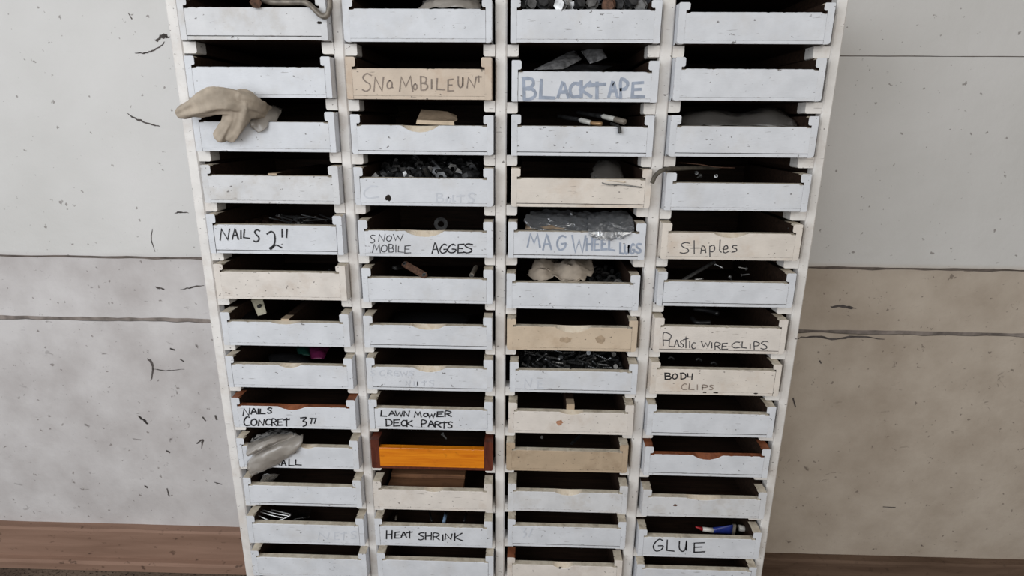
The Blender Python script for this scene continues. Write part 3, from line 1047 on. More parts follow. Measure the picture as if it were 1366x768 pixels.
def inside(rc, x, y, z):
    """a point of a drawer: x from its middle, y behind its front, z above its inner floor"""
    xl, xr, zt, zb = MEAS[rc[0]][rc[1]]
    return Vector(((xl + xr) / 2 + x, y, zz(zb) + 0.0056 + z))


# top left: bent rod over the edge, rusty bolt
mbx = MB()
mbx.tube(spline(P3((352, 1, .03), (362, 3, .006), (385, 3.2, .002), (402, 3, -.001), (411, 5, -.004), (419, 12, -.007), (426, 19, -.0085), (432, 22, -.009), (437, 19, -.009), (440, 9, -.009), (439, -4, -.009), (434, -11, -.008), (428, -12, -.004))), .0042, 12)
o = mbx.link('hooked_rod', [GREYROD], smooth=True)
tag(o, 'bent grey metal rod ending in a hook at the top left drawer', 'rod')
b = empty('rusty_bolt', at(341, 4, .0))
tag(b, 'rusty brown bolt with its head over the edge of the top left drawer', 'bolt')
hd = at(341, 3.5, -.007) - b.location
tl = at(343, 1, .05) - b.location
q = MB(); q.tube([hd, hd + (tl - hd).normalized() * .006], .0088, 6); q.link('bolt_head', [RUST], parent=b)
q = MB(); q.tube([hd + (tl - hd).normalized() * .006, tl], .0045, 10); q.link('shank', [RUST], parent=b, smooth=True)

# top row, second column: smoky bag
tag(sheet('plastic_bag', [P3((560, 14, .03), (585, 9, .025), (615, 10, .02), (642, 13, .03)), P3((562, 8, .045), (588, -2, .04), (615, 0, .035), (640, 6, .045)), P3((565, 0, .08), (590, -9, .08), (615, -8, .08), (640, -2, .08))], [GREYBAG], amp=.004, rc=(0, 1), seed=2), 'crumpled grey-brown plastic bag in the second drawer of the top row', 'bag')


def heap(rc, level, rise, name, mat, label, y1=0.20, seed=0, x0=None, x1=None):
    """the lower layers of a heap nobody could count"""
    xl, xr, zt, zb = MEAS[rc[0]][rc[1]]
    hw = (xr - xl) / 2 - BT - .002
    a, b_ = (-hw if x0 is None else x0), (hw if x1 is None else x1)
    nx, ny = max(8, int((b_ - a) / .0035)), 40
    h = zt - zb - .0056
    q = MB()
    for j in range(ny + 1):
        y = 0.0125 + (y1 - 0.0125) * j / ny
        for i in range(nx + 1):
            x = a + (b_ - a) * i / nx
            z = h + level + rise * y + .004 * noise.cell(Vector((x * 130, y * 130, seed))) - .003
            if i in (0, nx):
                z = min(z, h)
            q.v.append(inside(rc, x, y, max(.001, z)))
    w_ = nx + 1
    for j in range(ny):
        for i in range(nx):
            q.f.append((j * w_ + i, j * w_ + i + 1, (j + 1) * w_ + i + 1, (j + 1) * w_ + i))
            q.m.append(0)
    # skirt down to the drawer's floor
    ring = [i for i in range(w_)] + [j * w_ + nx for j in range(1, ny + 1)] + [ny * w_ + i for i in range(nx - 1, -1, -1)] + [j * w_ for j in range(ny - 1, 0, -1)]
    base = len(q.v)
    for k in ring:
        p = q.v[k].copy()
        p.z = inside(rc, 0, 0, .0004).z
        q.v.append(p)
    n = len(ring)
    for k in range(n):
        q.f.append((ring[k], ring[(k + 1) % n], base + (k + 1) % n, base + k))
        q.m.append(0)
    q.f.append(tuple(base + k for k in range(n)))
    q.m.append(0)
    o = q.link(name, [mat])
    tag(o, label, 'small parts', None, 'stuff')
    return o, h


def hexbolt(r, L, mats, name):
    q = MB()
    q.tube([(0, 0, 0), (0, 0, r * .75)], [r, r], 6)
    q.ring((0, 0, -.0006), (0, 0, 1), r * 1.12, r * .3, .0012, 12)
    q.tube([(0, 0, -.001), (0, 0, -L)], r * .5, 10)
    return q.link(name, mats, loc=(0, 0, 0))


def scatter(proto, spots, label, cat, group, rot):
    first = True
    for p in spots:
        if first:
            o, first = proto, False
        else:
            o = proto.copy()
            COL.objects.link(o)
        o.location = p
        o.rotation_euler = rot()
        tag(o, label, cat, group)


def nut_proto(name, ro, ri, h, mat, n=6):
    q = MB()
    q.ring((0, 0, 0), (0, 0, 1), ro, ri, h, n)
    return q.link(name, [mat], loc=(0, 0, 0))


# bolts in the third drawer of the top row
heap((0, 2), -.006, .10, 'bolt_heap', DSTEEL, 'dark bolts lying deeper in the third drawer of the top row', .12, 1)
heads = [(708, 5, .0085), (718, -2, .009), (733, 8, .008), (748, 7, .0095), (755, 1, .008), (766, 11, .007), (773, 5, .007), (790, 6, .0115), (800, -2, .009), (812, 7, .0105), (827, 4, .008), (835, 9, .007), (842, 3, .008), (855, 8, .010), (865, 1, .008), (725, 6, .007), (700, 9, .007)]
pr = {'g': hexbolt(.0092, .03, [STEEL], 'hex_bolt'), 'd': hexbolt(.0082, .028, [DSTEEL], 'hex_bolt'), 'r': hexbolt(.0100, .03, [RUST], 'hex_bolt')}
seen = set()
for i, (a, b_, rr) in enumerate(heads):
    k = 'r' if i == 9 else ('g' if i in (2, 3, 4, 7, 13, 11, 5) else 'd')
    o = pr[k]
    if k in seen:
        o = pr[k].copy()
        COL.objects.link(o)
    seen.add(k)
    yy = .022 + .008 * (i % 3) + (.02 if b_ < 3 else 0)
    o.location = at(a, b_, yy)
    o.rotation_euler = (math.radians(90 + rg.uniform(-35, 20)), rg.uniform(-.5, .5), rg.uniform(-.6, .6))
    tag(o, {'g': 'grey steel hex bolt in the third drawer of the top row', 'd': 'blackened hex bolt in the third drawer of the top row', 'r': 'rust-brown hex bolt among grey ones in the top row'}[k], 'bolt', 'bolts in the top row drawer' if k != 'r' else None)


def packet(name, rc, corners, th, mat, label, cat, seed=0):
    """a soft flat packet: four corners of its lower face, puffed in the middle"""
    a, b_, c_, d = [Vector(x) for x in corners]
    n = 10
    up = (b_ - a).cross(d - a).normalized()
    if up.z < 0:
        up = -up
    q = MB()
    for s in (0, 1):
        for j in range(n + 1):
            for i in range(n + 1):
                u_, v_ = i / n, j / n
                p = a * (1 - u_) * (1 - v_) + b_ * u_ * (1 - v_) + c_ * u_ * v_ + d * (1 - u_) * v_
                puff = (math.sin(math.pi * u_) * math.sin(math.pi * v_)) ** .5 * th * s
                q.v.append(p + up * puff + noise.noise_vector(p * 70 + Vector((seed, s, 0))) * .0016 * s)
    w_ = n + 1
    k = w_ * w_
    for j in range(n):
        for i in range(n):
            f = (j * w_ + i, j * w_ + i + 1, (j + 1) * w_ + i + 1, (j + 1) * w_ + i)
            q.f += [f[::-1], tuple(x + k for x in f)]
            q.m += [0, 0]
    bd = [i for i in range(w_)] + [j * w_ + n for j in range(1, w_)] + [n * w_ + i for i in range(n - 1, -1, -1)] + [j * w_ for j in range(n - 1, 0, -1)]
    for x in range(len(bd)):
        y = bd[(x + 1) % len(bd)]
        q.f.append((bd[x], y, y + k, bd[x] + k))
        q.m.append(0)
    o = q.link(name, [mat], smooth=True)
    tag(o, label, cat)
    return o


# BLACK TAPE drawer: crumpled dark packets
packet('tape_packet', None, P3((712, 93, .02), (752, 92, .02), (776, 79, .06), (765, 66, .10)), .004, DBAG, 'long dark grey packet lying flat in the BLACK TAPE drawer', 'packet', 1)
packet('tape_packet', None, P3((787, 85, .055), (810, 77, .055), (800, 60, .085), (775, 68, .085)), .004, DBAG, 'square grey packet propped up in the BLACK TAPE drawer', 'packet', 2)
packet('tape_packet', None, P3((735, 95, .016), (800, 95, .016), (818, 88, .07), (765, 86, .07)), .004, BLACK, 'flat black packet at the front of the BLACK TAPE drawer', 'packet', 3)

# glove hanging over the third drawer of the left column
gl = MB()


def lump(pts, rad, flut=5, seed=0):
    """a soft leather tube with lengthwise folds"""
    P = spline(pts, 6)
    n, K = len(P), 30
    rads = [rad[min(i // 6, len(rad) - 1)] * (1 - (i % 6) / 6) + rad[min(i // 6 + 1, len(rad) - 1)] * ((i % 6) / 6) for i in range(n)]
    t0 = (P[1] - P[0]).normalized()
    a = t0.cross(Vector((0, 1, 0))).normalized()
    ext = [(P[0] - t0 * rads[0] * .75, .25), (P[0] - t0 * rads[0] * .5, .72)]
    t1 = (P[-1] - P[-2]).normalized()
    seq = [(p, r_) for p, r_ in zip([e[0] for e in ext], [e[1] * rads[0] for e in ext])] + list(zip(P, rads)) + [(P[-1] + t1 * rads[-1] * .5, rads[-1] * .72), (P[-1] + t1 * rads[-1] * .75, rads[-1] * .25)]
    vs3, fs3 = [], []
    for i, (p, r_) in enumerate(seq):
        t = (seq[min(i + 1, len(seq) - 1)][0] - seq[max(i - 1, 0)][0]).normalized()
        a = (a - t * a.dot(t)).normalized()
        b2 = t.cross(a)
        for k in range(K):
            th_ = 2 * math.pi * k / K
            f_ = 1 + .13 * math.sin(flut * th_ + seed + i * .10) + .06 * math.sin((flut + 3) * th_ - i * .17 + seed * 2)
            vs3.append(p + (a * math.cos(th_) * 1.08 + b2 * math.sin(th_) * .82) * r_ * f_)
    for i in range(len(seq) - 1):
        for k in range(K):
            fs3.append((i * K + k, i * K + (k + 1) % K, (i + 1) * K + (k + 1) % K, (i + 1) * K + k))
    fs3 += [tuple(range(K)), tuple((len(seq) - 1) * K + k for k in range(K))]
    gl.add(vs3, fs3)


lump(P3((326, 139, -.024), (305, 134, -.034), (284, 135, -.038), (262, 143, -.036), (241, 151, -.030)), [.017, .019, .0185, .0150, .0080], 5, 1)     # the broad back of the glove and its long finger
lump(P3((312, 138, -.030), (309, 152, -.026), (302, 168, -.021), (293, 183, -.014)), [.013, .0100, .0088, .0100], 4, 2)                       # two fingers down the front
lump(P3((324, 140, -.028), (322, 156, -.023), (316, 170, -.018), (307, 184, -.013)), [.015, .0118, .0098, .0082], 4, 4)
lump(P3((318, 134, -.030), (333, 137, -.022), (345, 143, -.002), (356, 148, .03)), [.016, .0155, .0120, .0095], 5, 3)                         # the cuff running back into the drawer
lump(P3((322, 146, -.024), (336, 149, -.015), (348, 152, .004), (362, 154, .03)), [.012, .0105, .0078, .007], 4, 5)
g_o = gl.link('work_glove', [GLOVE], smooth=True)
md = g_o.modifiers.new('one_skin', 'REMESH'); md.mode = 'VOXEL'; md.voxel_size = .0014
md = g_o.modifiers.new('soft', 'SMOOTH'); md.factor = .5; md.iterations = 4
tx = bpy.data.textures.new('creases', 'CLOUDS'); tx.noise_scale = .028
md = g_o.modifiers.new('creases', 'DISPLACE'); md.texture = tx; md.strength = .005; md.mid_level = .5; md.texture_coords = 'LOCAL'
tag(g_o, 'tan leather work glove drooping out of a drawer in the left column', 'glove')
tag(sheet('plastic_bag', [P3((345, 176, -.003), (336, 170, -.006), (331, 160, -.008)), P3((357, 170, -.002), (346, 163, -.003), (338, 156, .002)), P3((372, 157, .016), (358, 146, .02), (344, 143, .02)), P3((377, 144, .05), (366, 140, .055), (352, 140, .055))], [GREYBAG], rc=(2, 0), ridge=.006, amp=.002, seed=8), 'scrap of grey plastic tucked beside the tan glove', 'bag')

# cardboard flap
q = MB()
th = Vector((0, .0004, .0014))
cc = P3((555, 165.5, .012), (606, 167, .012), (605, 163, .016), (556, 161, .016), (609, 155, .05), (597, 150, .054), (588, 149, .055), (562, 147, .055), (610, 160, .03))
vv = [c_ for c_ in cc] + [c_ + th for c_ in cc]
fc = [(0, 1, 2, 3), (3, 2, 8, 4, 5, 6, 7)]
allf = [(0, 1, 2, 3), (12, 11, 10, 9), (3, 2, 8, 4, 5, 6, 7), (16, 15, 14, 13, 17, 11, 12)]
bd = [0, 1, 2, 8, 4, 5, 6, 7, 3]
allf += [(bd[i], bd[(i + 1) % 9], bd[(i + 1) % 9] + 9, bd[i] + 9) for i in range(9)]
q.add(vv, allf, [1, 1, 0, 0] + [1] * 9)
tag(q.link('cardboard_flap', [CARD, CARDL]), 'torn brown cardboard flap in the drawer below the SNOMOBILE drawer', 'cardboard')


# rods with white sleeves
def sleeved(name, pts, mats, label):
    e = empty(name, at(*pts[0][0]))
    for (a, b_, rad, mat, nm) in [(at(*s[0]), at(*s[1]), s[2], s[3], s[4]) for s in pts]:
        q = MB()
        d = (b_ - a)
        q.tube([a - e.location, a + d * .06 - e.location, b_ - d * .06 - e.location, b_ - e.location], [rad * .8, rad, rad, rad * .8], 14)
        q.link(nm, [mat], parent=e, smooth=True)
    tag(e, label, 'rod')
    return e


sleeved('sleeved_rod', [((834, 163, -.004), (820, 159, .012), .0046, GREYROD, 'tip'), ((821, 159.2, .011), (804, 155, .030), .0042, CHROME, 'white_sleeve'), ((804.5, 155.2, .0295), (770, 150, .11), .0036, DSTEEL, 'shaft')], None, 'thicker white-sleeved rod reaching furthest right over the drawer under BLACK TAPE')
sleeved('sleeved_rod', [((803, 165.3, .004), (788, 163.8, .016), .0034, BRASS, 'brass_end'), ((788.5, 163.9, .0155), (774, 160, .030), .0040, CHROME, 'white_sleeve'), ((774.5, 160.1, .0295), (745, 155, .10), .0036, DSTEEL, 'shaft')], None, 'white-sleeved rod with a brass end in the drawer under BLACK TAPE')
q = MB()
q.tube(spline(P3((815, 165, .012), (822, 167, .001), (826, 170, -.004), (827, 178, -.0045))), [.0022] * 12 + [.0026] * 4 + [.0032] * 3, 10)
tag(q.link('bent_pin', [BLACK], smooth=True), 'small dark bent pin hooked over the front below BLACK TAPE', 'pin')

# dark bag in the drawer two below the corner
tag(sheet('plastic_bag', [P3((905, 168, .018), (940, 168, .018), (985, 168, .018), (1030, 168, .018), (1062, 168, .018)), P3((905, 158, .05), (945, 150, .05), (985, 155, .05), (1025, 148, .05), (1060, 160, .05)), P3((910, 150, .1), (950, 144, .1), (985, 150, .1), (1030, 143, .1), (1058, 154, .1))], [SMOKE], ridge=.012, rf=30, amp=.002, rc=(2, 3), seed=4), 'smoky dark plastic bag filling a drawer of the rightmost column', 'bag')

# the heap of nuts
heap((3, 1), -.012, .17, 'nut_heap', DSTEEL, 'black nuts lying deeper in the drawer with the knot hole', .19, 2)
sp = []
for j in range(7):
    for i in range(10):
        y = .024 + .0185 * j + rg.uniform(-.003, .003)
        x = -.09 + .0200 * i + rg.uniform(-.005, .005) + (.010 if j % 2 else 0)
        if abs(x) < .091:
            sp.append(inside((3, 1), x, y, .0469 - .0056 - .006 + .17 * y + .002 * (rg.random())))
rot = lambda: (rg.uniform(0, 6.3), rg.uniform(-1.2, 1.2), rg.uniform(0, 6.3))
scatter(nut_proto('hex_nut', .0098, .0040, .0085, DSTEEL), sp[::2], 'black steel hex nut heaped in the drawer with the knot hole', 'nut', 'black nuts in a heap', rot)
scatter(nut_proto('hex_nut', .0085, .0040, .0072, STEEL), sp[3::8], 'paler grey hex nut among the black nuts above the knot hole', 'nut', 'grey nuts in a heap', rot)
scatter(hexbolt(.0078, .024, [DSTEEL], 'short_bolt'), sp[1::4] + sp[7::8], 'short black bolt among the black nuts above the knot hole', 'bolt', 'short bolts in a heap', rot)

# cream drawer: clear packet and two twigs
tag(sheet('plastic_bag', [P3((788, 238, .02), (810, 238, .02), (832, 239, .02)), P3((792, 222, .06), (812, 216, .06), (830, 228, .06)), P3((798, 214, .1), (815, 212, .1), (828, 218, .1))], [SMOKE], ridge=.010, rf=45, amp=.002, rc=(3, 2), seed=5), 'smoky see-through packet in the cream drawer above MAG WHEEL', 'bag')
for pts, lb in ((((806, 241, .002), (818, 241, -.0015), (834, 243, -.002)), 'short tan twig of wire on the edge of the cream drawer'), (((788, 232, .04), (806, 245, -.003), (830, 246.5, -.0025), (856, 250, -.0025)), 'long thin grey wire across the front of the cream drawer')):
    q = MB(); q.tube(spline(P3(*pts)), .0011, 8)
    tag(q.link('wire', [RAW if 'tan' in lb else STEEL], smooth=True), lb, 'wire')

# cable out of the drawer in the right column
q = MB()
q.tube(spline(P3((960, 224, .10), (925, 224, .05), (905, 225, .02), (893, 225, .0), (882, 228, -.010), (874, 235, -.012), (870, 244, -.010))), .0036, 12)
tag(q.link('cable', [RUBBER], smooth=True), 'grey rubber cable curling out of a drawer over the upright', 'cable')
q = MB(); q.tube(spline(P3((905, 217, .06), (930, 219, .05), (955, 223, .05), (980, 224, .06))), .0009, 6)
tag(q.link('wire', [RUST], smooth=True), 'thin brown wire inside the drawer with the curling cable', 'wire')

# nails
heap((4, 0), -.014, .04, 'nail_heap', DARKW, 'dark litter of nails in the NAILS 2 inch drawer', .16, 4)


def nail(L, r_, mat, name):
    q = MB()
    q.tube([(-L / 2, 0, 0), (L / 2 - .003, 0, 0), (L / 2, 0, 0)], [r_, r_, r_ * .2], 8)
    q.tube([(-L / 2 - .001, 0, 0), (-L / 2, 0, 0)], r_ * 2.3, 10)
    return q.link(name, [mat], loc=(0, 0, 0))


def lying():
    return (rg.uniform(0, 6), rg.uniform(-.35, .35), rg.uniform(0, 6.3))


h4 = .0454
scatter(nail(.045, .0012, DSTEEL, 'nail'), [at(rg.uniform(375, 440), 292, rg.uniform(.03, .07)) + Vector((0, 0, rg.uniform(-.004, .006))) for _ in range(16)], 'loose steel nail in the NAILS 2 inch drawer', 'nail', 'nails in a drawer', lying)
scatter(nail(.045, .0014, DSTEEL, 'nail'), [inside((5, 0), rg.uniform(.03, .09), rg.uniform(.04, .09), .02 + rg.uniform(0, .004)) for _ in range(9)], 'dark nail in the stained drawer below NAILS 2 inch', 'nail', 'nails in the stained drawer', lying)

# snow mobile drawer: ring
q = MB(); q.ring(at(588, 299, .06), (0.2, -1, .5), .0125, .006, .004, 12)
tag(q.link('metal_ring', [DSTEEL]), 'dark round ring standing in the SNOW MOBILE AGGES drawer', 'ring')

# clear bags
tag(sheet('plastic_bag', [P3((698, 296, .02), (712, 306, .012), (740, 308, .012), (775, 308, .012), (800, 307, .012)), P3((705, 285, .05), (722, 289, .045), (748, 290, .04), (775, 291, .04), (800, 293, .04)), P3((715, 282, .09), (730, 281, .09), (755, 282, .09), (780, 282, .09), (805, 284, .09))], [CLEAR], sub=16, amp=.0022, freq=130, rc=(4, 2), flat=True, ridge=.013, rf=55, an=(.55, 1, 1.3), seed=3), 'crinkled clear plastic bag at left in the MAG WHEEL drawer', 'bag')
tag(sheet('plastic_bag', [P3((788, 316, -.004), (806, 320, -.005), (825, 319, -.005), (838, 313, -.004)), P3((785, 306, .004), (806, 307, .004), (825, 307, .004), (845, 306, .006)), P3((785, 293, .03), (806, 291, .03), (828, 290, .03), (846, 294, .03)), P3((788, 284, .07), (806, 282, .07), (828, 282, .07), (843, 286, .07))], [CLEAR], sub=16, amp=.0022, freq=130, rc=(4, 2), flat=True, ridge=.013, rf=55, an=(.55, 1, 1.3), seed=6), 'crinkled clear plastic bag spilling over the right of the MAG WHEEL drawer', 'bag')
packet('flat_packet', None, P3((700, 306, .014), (770, 307, .014), (765, 297, .06), (704, 292, .06)), .006, CARD, 'pale brown packet under the clear bags in the MAG WHEEL drawer', 'packet', 5)
scatter(hexbolt(.0075, .022, [DSTEEL], 'lug_bolt'), [at(rg.uniform(735, 838), rg.uniform(299, 305), rg.uniform(.03, .06)) for _ in range(12)], 'dark lug bolt inside the clear bags of the MAG WHEEL drawer', 'bolt', 'lug bolts in bags', rot)


def slat(name, a, b_, w, th, mat, label, cat, hole=False):
    """a flat metal strip from a to b"""
    a, b_ = Vector(a), Vector(b_)
    d = (b_ - a).normalized()
    side = d.cross(Vector((0, 0, 1))).normalized()
    up = side.cross(d).normalized()
    q = MB()
    vs2 = []
    for p, k in ((a, .7), (a + d * .003, 1), (b_ - d * .003, 1), (b_, .7)):
        for s, t_ in ((-1, -1), (1, -1), (1, 1), (-1, 1)):
            vs2.append(p + side * (w / 2 * k * s) + up * (th / 2 * t_))
    fs = [(0, 1, 2, 3), (15, 14, 13, 12)]
    for i in range(3):
        for k in range(4):
            fs.append((i * 4 + k, i * 4 + (k + 1) % 4, (i + 1) * 4 + (k + 1) % 4, (i + 1) * 4 + k))
    q.add(vs2, fs)
    o = q.link(name, [mat])
    tag(o, label, cat)
    return o


slat('steel_strip', at(1054, 305, .016), at(1030, 280, .20), .006, .003, STEEL, 'long grey steel strip along the right side of the Staples drawer', 'strip')
slat('steel_strip', at(1046, 372, .016), at(1028, 350, .16), .006, .003, DSTEEL, 'dark steel strip at the right side of the drawer below Staples', 'strip')


# link plates: flat bar with a hole at either end
def link_plate(name, a, b_, w, th, mat, label, nrm):
    a, b_ = Vector(a), Vector(b_)
    d = (b_ - a).normalized()
    nrm = Vector(nrm)
    nrm = (nrm - d * nrm.dot(d)).normalized()
    sd = d.cross(nrm)
    out, n = [], 10
    for k in range(n + 1):
        th_ = -math.pi / 2 + math.pi * k / n
        out.append(b_ + d * math.cos(th_) * w / 2 + sd * math.sin(th_) * w / 2)
    for k in range(n + 1):
        th_ = math.pi / 2 + math.pi * k / n
        out.append(a + d * math.cos(th_) * w / 2 + sd * math.sin(th_) * w / 2)
    e = empty(name, (a + b_) / 2)
    q = MB()
    N = len(out)
    q.add([p - e.location + nrm * th / 2 for p in out] + [p - e.location - nrm * th / 2 for p in out], [tuple(range(N)), tuple(range(2 * N - 1, N - 1, -1))] + [(i, (i + 1) % N, N + (i + 1) % N, N + i) for i in range(N)])
    q.link('plate', [mat], parent=e)
    for p in (a, b_):
        q = MB(); q.ring(p - e.location, nrm, w * .36, w * .2, th * 1.5, 12); q.link('bushing', [STEEL], parent=e)
        q = MB(); q.tube([p - e.location - nrm * th * .52, p - e.location + nrm * th * .6], w * .2, 12); q.link('hole', [BLACK], parent=e)
    tag(e, label, 'link')


link_plate('link_plate', at(540, 352, .045), at(566, 367, .004), .0115, .003, RUST, 'rust-brown link plate with a hole at each end, on a drawer edge', (-.3, -.75, .9))
link_plate('link_plate', at(527, 357, .06), at(546, 353, .10), .0115, .003, DSTEEL, 'dark link plate half hidden behind the rusty one', (0, -.6, .8))
q = MB(); q.tube([at(629, 367, .02), at(635, 356, .06)], .0042, 14); q.tube([at(629, 367, .0195), at(629, 367, .0205)], .003, 12, 1)
tag(q.link('metal_tube', [GREYROD, BLACK], smooth=False), 'short grey tube at the right of the link plate drawer', 'tube')

# polythene and washers
tag(sheet('polythene_bag', [P3((703, 368, .05), (722, 372, .03), (742, 370, .03), (760, 378, .006), (772, 376, .008), (786, 368, .03)), P3((708, 360, .06), (725, 362, .04), (742, 366, .045), (758, 362, .03), (774, 358, .03), (792, 360, .05)), P3((715, 346, .085), (726, 345, .07), (742, 354, .07), (756, 351, .055), (772, 349, .055), (790, 350, .08)), P3((718, 343, .13), (730, 341, .12), (742, 348, .12), (757, 346, .11), (772, 344, .11), (786, 345, .13))], [CLOTH], ridge=.024, rf=26, sub=10, amp=.0014, freq=60, thick=.0008, rc=(5, 2), seed=9), 'crumpled beige polythene in the drawer below MAG WHEEL', 'bag')
heap((5, 2), -.022, .06, 'washer_heap', DSTEEL, 'dark fixings lying deeper in the drawer with beige polythene', .18, 6, .035, .096)
sp = [inside((5, 2), .035 + .062 * ((i * .618) % 1), .03 + .011 * i * .75, .0425 - .016 + .06 * (.03 + .008 * i)) for i in range(16)]
scatter(nut_proto('washer', .0085, .004, .0016, STEEL, 12), sp[::3], 'flat grey washer in the drawer with beige polythene', 'washer', 'washers beside the polythene', lambda: (rg.uniform(-.6, .9), rg.uniform(-.5, .5), 0))
scatter(nut_proto('hex_nut', .0068, .0034, .006, DSTEEL), sp[1::3] + sp[2::3], 'dark hex nut beside the beige polythene below MAG WHEEL', 'nut', 'nuts beside the polythene', rot)
q = MB(); q.ring(at(824, 377.5, .022), (.1, -.5, .8), .0075, .0036, .004, 12)
tag(q.link('bright_washer', [ZINC]), 'shiny zinc washer at the front right of the polythene drawer', 'washer')

# rod in the drawer below Staples
q = MB()
a, b_ = at(912, 373, .03), at(953, 349, .12)
P = [a + (b_ - a) * i / 60 for i in range(61)]
q.tube(P, [.0030 + (.0005 if i % 2 else 0) for i in range(61)], 8)
tag(q.link('threaded_rod', [STEEL]), 'grey threaded rod lying slanted in the drawer below Staples', 'rod')
scatter(nail(.015, .0014, STEEL, 'screw'), [at(a_, b_, .05) for a_, b_ in ((960, 355), (975, 372), (990, 357), (995, 366), (933, 372))], 'small bright screw in the drawer below Staples', 'screw', 'screws below Staples', lying)
scatter(nail(.011, .0014, STEEL, 'screw'), [at(a_, b_, .06) for a_, b_ in ((928, 230), (932, 236), (955, 234))], 'small bright screw in the drawer with the curling cable', 'screw', 'screws behind the cable', lying)

# strap with a hole
e = empty('metal_strap', at(349, 412, .05))
q = MB()
f4 = P3((335, 400, .07), (350, 400, .07), (355, 418, .045), (344, 421, .045))
n_ = Vector((0, .002, .001))
q.add([p - e.location for p in f4] + [p + n_ - e.location for p in f4], [(0, 1, 2, 3), (7, 6, 5, 4), (0, 1, 5, 4), (1, 2, 6, 5), (2, 3, 7, 6), (3, 0, 4, 7)])
q.link('strap', [CREAMT], parent=e)
q = MB(); c_ = at(346, 408, .0575) - e.location
q.tube([c_ + Vector((0, -.0022, 0)), c_ + Vector((0, .003, .0))], .0036, 14); q.link('hole', [BLACK], parent=e)
tag(e, 'cream metal strap with a round hole standing in a left column drawer', 'strap')
packet('dark_packet', None, P3((316, 428, .03), (340, 428, .03), (345, 408, .12), (320, 408, .12)), .004, BLACK, 'black packet under the cream metal strap', 'packet', 8)
packet('dark_packet', None, P3((520, 433, .05), (620, 434, .05), (630, 418, .14), (530, 416, .14)), .006, BLACK, 'flat black packet in the drawer with the cracked lower lip', 'packet', 9)
for pts, lb in (([(925, 412, .10), (945, 414, .08), (958, 418, .06)], 'upper dark tube clip in the PLASTIC WIRE CLIPS drawer'), ([(923, 424, .06), (930, 430, .04), (948, 430, .035)], 'lower dark tube clip in the PLASTIC WIRE CLIPS drawer')):
    q = MB(); q.tube(spline(P3(*pts)), .0042, 12)
    tag(q.link('tube_clip', [BLACK], smooth=True), lb, 'clip')
packet('pink_packet', None, P3((415, 479, .07), (432, 478, .07), (440, 463, .13), (412, 463, .13)), .006, PINK, 'pink plastic packet in the drawer above NAILS CONCRET', 'packet', 11)
packet('green_packet', None, P3((398, 474, .09), (414, 474, .09), (414, 463, .14), (395, 463, .14)), .006, TEAL, 'green plastic packet beside the pink one', 'packet', 12)
packet('dark_packet', None, P3((360, 483, .035), (415, 483, .035), (402, 472, .085), (357, 472, .085)), .006, BLACK, 'flat black packet in front of the pink packet', 'packet', 13)

# loose screws
heap((7, 2), -.014, .05, 'screw_heap', DSTEEL, 'dark screws lying deeper in the drawer below the tan one', .19, 7)


def screw(L, r_, mat, name):
    q = MB()
    q.tube([(-L / 2, 0, 0), (-L / 2 + r_ * 1.4, 0, 0)], [r_ * 2.1, r_], 10)
    n = 14
    q.tube([(-L / 2 + r_ + (L - r_) * i / n, 0, 0) for i in range(n + 1)], [(r_ * (1.15 if i % 2 else .8)) * (1 if i < n - 2 else (n - i + .2) / 3) for i in range(n + 1)], 7)
    return q.link(name, [mat], loc=(0, 0, 0))


sp = []
for j in range(8):
    for i in range(9):
        y = .022 + .017 * j + rg.uniform(-.005, .005)
        x = -.084 + .021 * i + rg.uniform(-.007, .007)
        sp.append(inside((7, 2), max(-.083, min(.083, x)), y, .044 - .0056 - .006 + .05 * y + rg.uniform(0, .004)))
scatter(screw(.030, .0021, DSTEEL, 'screw'), [p for i, p in enumerate(sp) if i % 4], 'loose dark screw in the drawer below the tan smeared one', 'screw', 'dark screws in a heap', lying)
scatter(screw(.028, .0021, STEEL, 'screw'), sp[::4], 'loose brighter screw among dark ones below the tan smeared drawer', 'screw', 'bright screws in a heap', lying)

# body clips
for i, (a_, b_) in enumerate(((895, 478), (932, 480), (952, 485))):
    q = MB(); q.tube(spline([at(a_ - 4, b_, .07), at(a_, b_ - 2, .07), at(a_ + 4, b_ + 1, .07)]), .003, 8)
    tag(q.link('body_clip', [BLACK], smooth=True), ('leftmost', 'middle', 'rightmost')[i] + ' of three black clips in the BODY CLIPS drawer', 'clip')

# printed bag over the front
o = sheet('printed_bag', [
    P3((336, 585, .018), (346, 579, .035), (361, 573, .06), (374, 569, .09)),
    P3((333, 591, .014), (345, 585, .018), (362, 578, .03), (380, 571, .06)),
    P3((329, 600, -.012), (343, 592, -.014), (364, 583, -.004), (391, 574, .03)),
    P3((330, 607, -.022), (346, 599, -.022), (368, 588, -.012), (396, 577, .018)),
    P3((337, 606, -.004), (352, 597, -.003), (372, 589, -.002), (399, 580, .014)),
    P3((330, 616, -.008), (352, 606, -.018), (379, 594, -.012), (404, 578, .016)),
    P3((331, 627, -.010), (351, 618, -.016), (378, 607, -.012), (403, 589, -.004)),
    P3((336, 634, -.006), (350, 628, -.006), (372, 618, -.005), (395, 603, -.004))],
    [GREYBAG, PRINT], rc=(9, 0), sub=5, amp=.0018, freq=70, ridge=.007, rf=45, thick=.0008, seed=12)
o.data.materials[0], o.data.materials[1] = GREYBAG, PRINT
me = o.data
for p in me.polygons:
    cxyz = p.center + Vector(o.location)
    p.material_index = 1 if cxyz.y > .0128 and cxyz.x < -.385 else 0
tag(o, 'greyish plastic bag with black print hanging over the drawer marked ALL', 'bag')
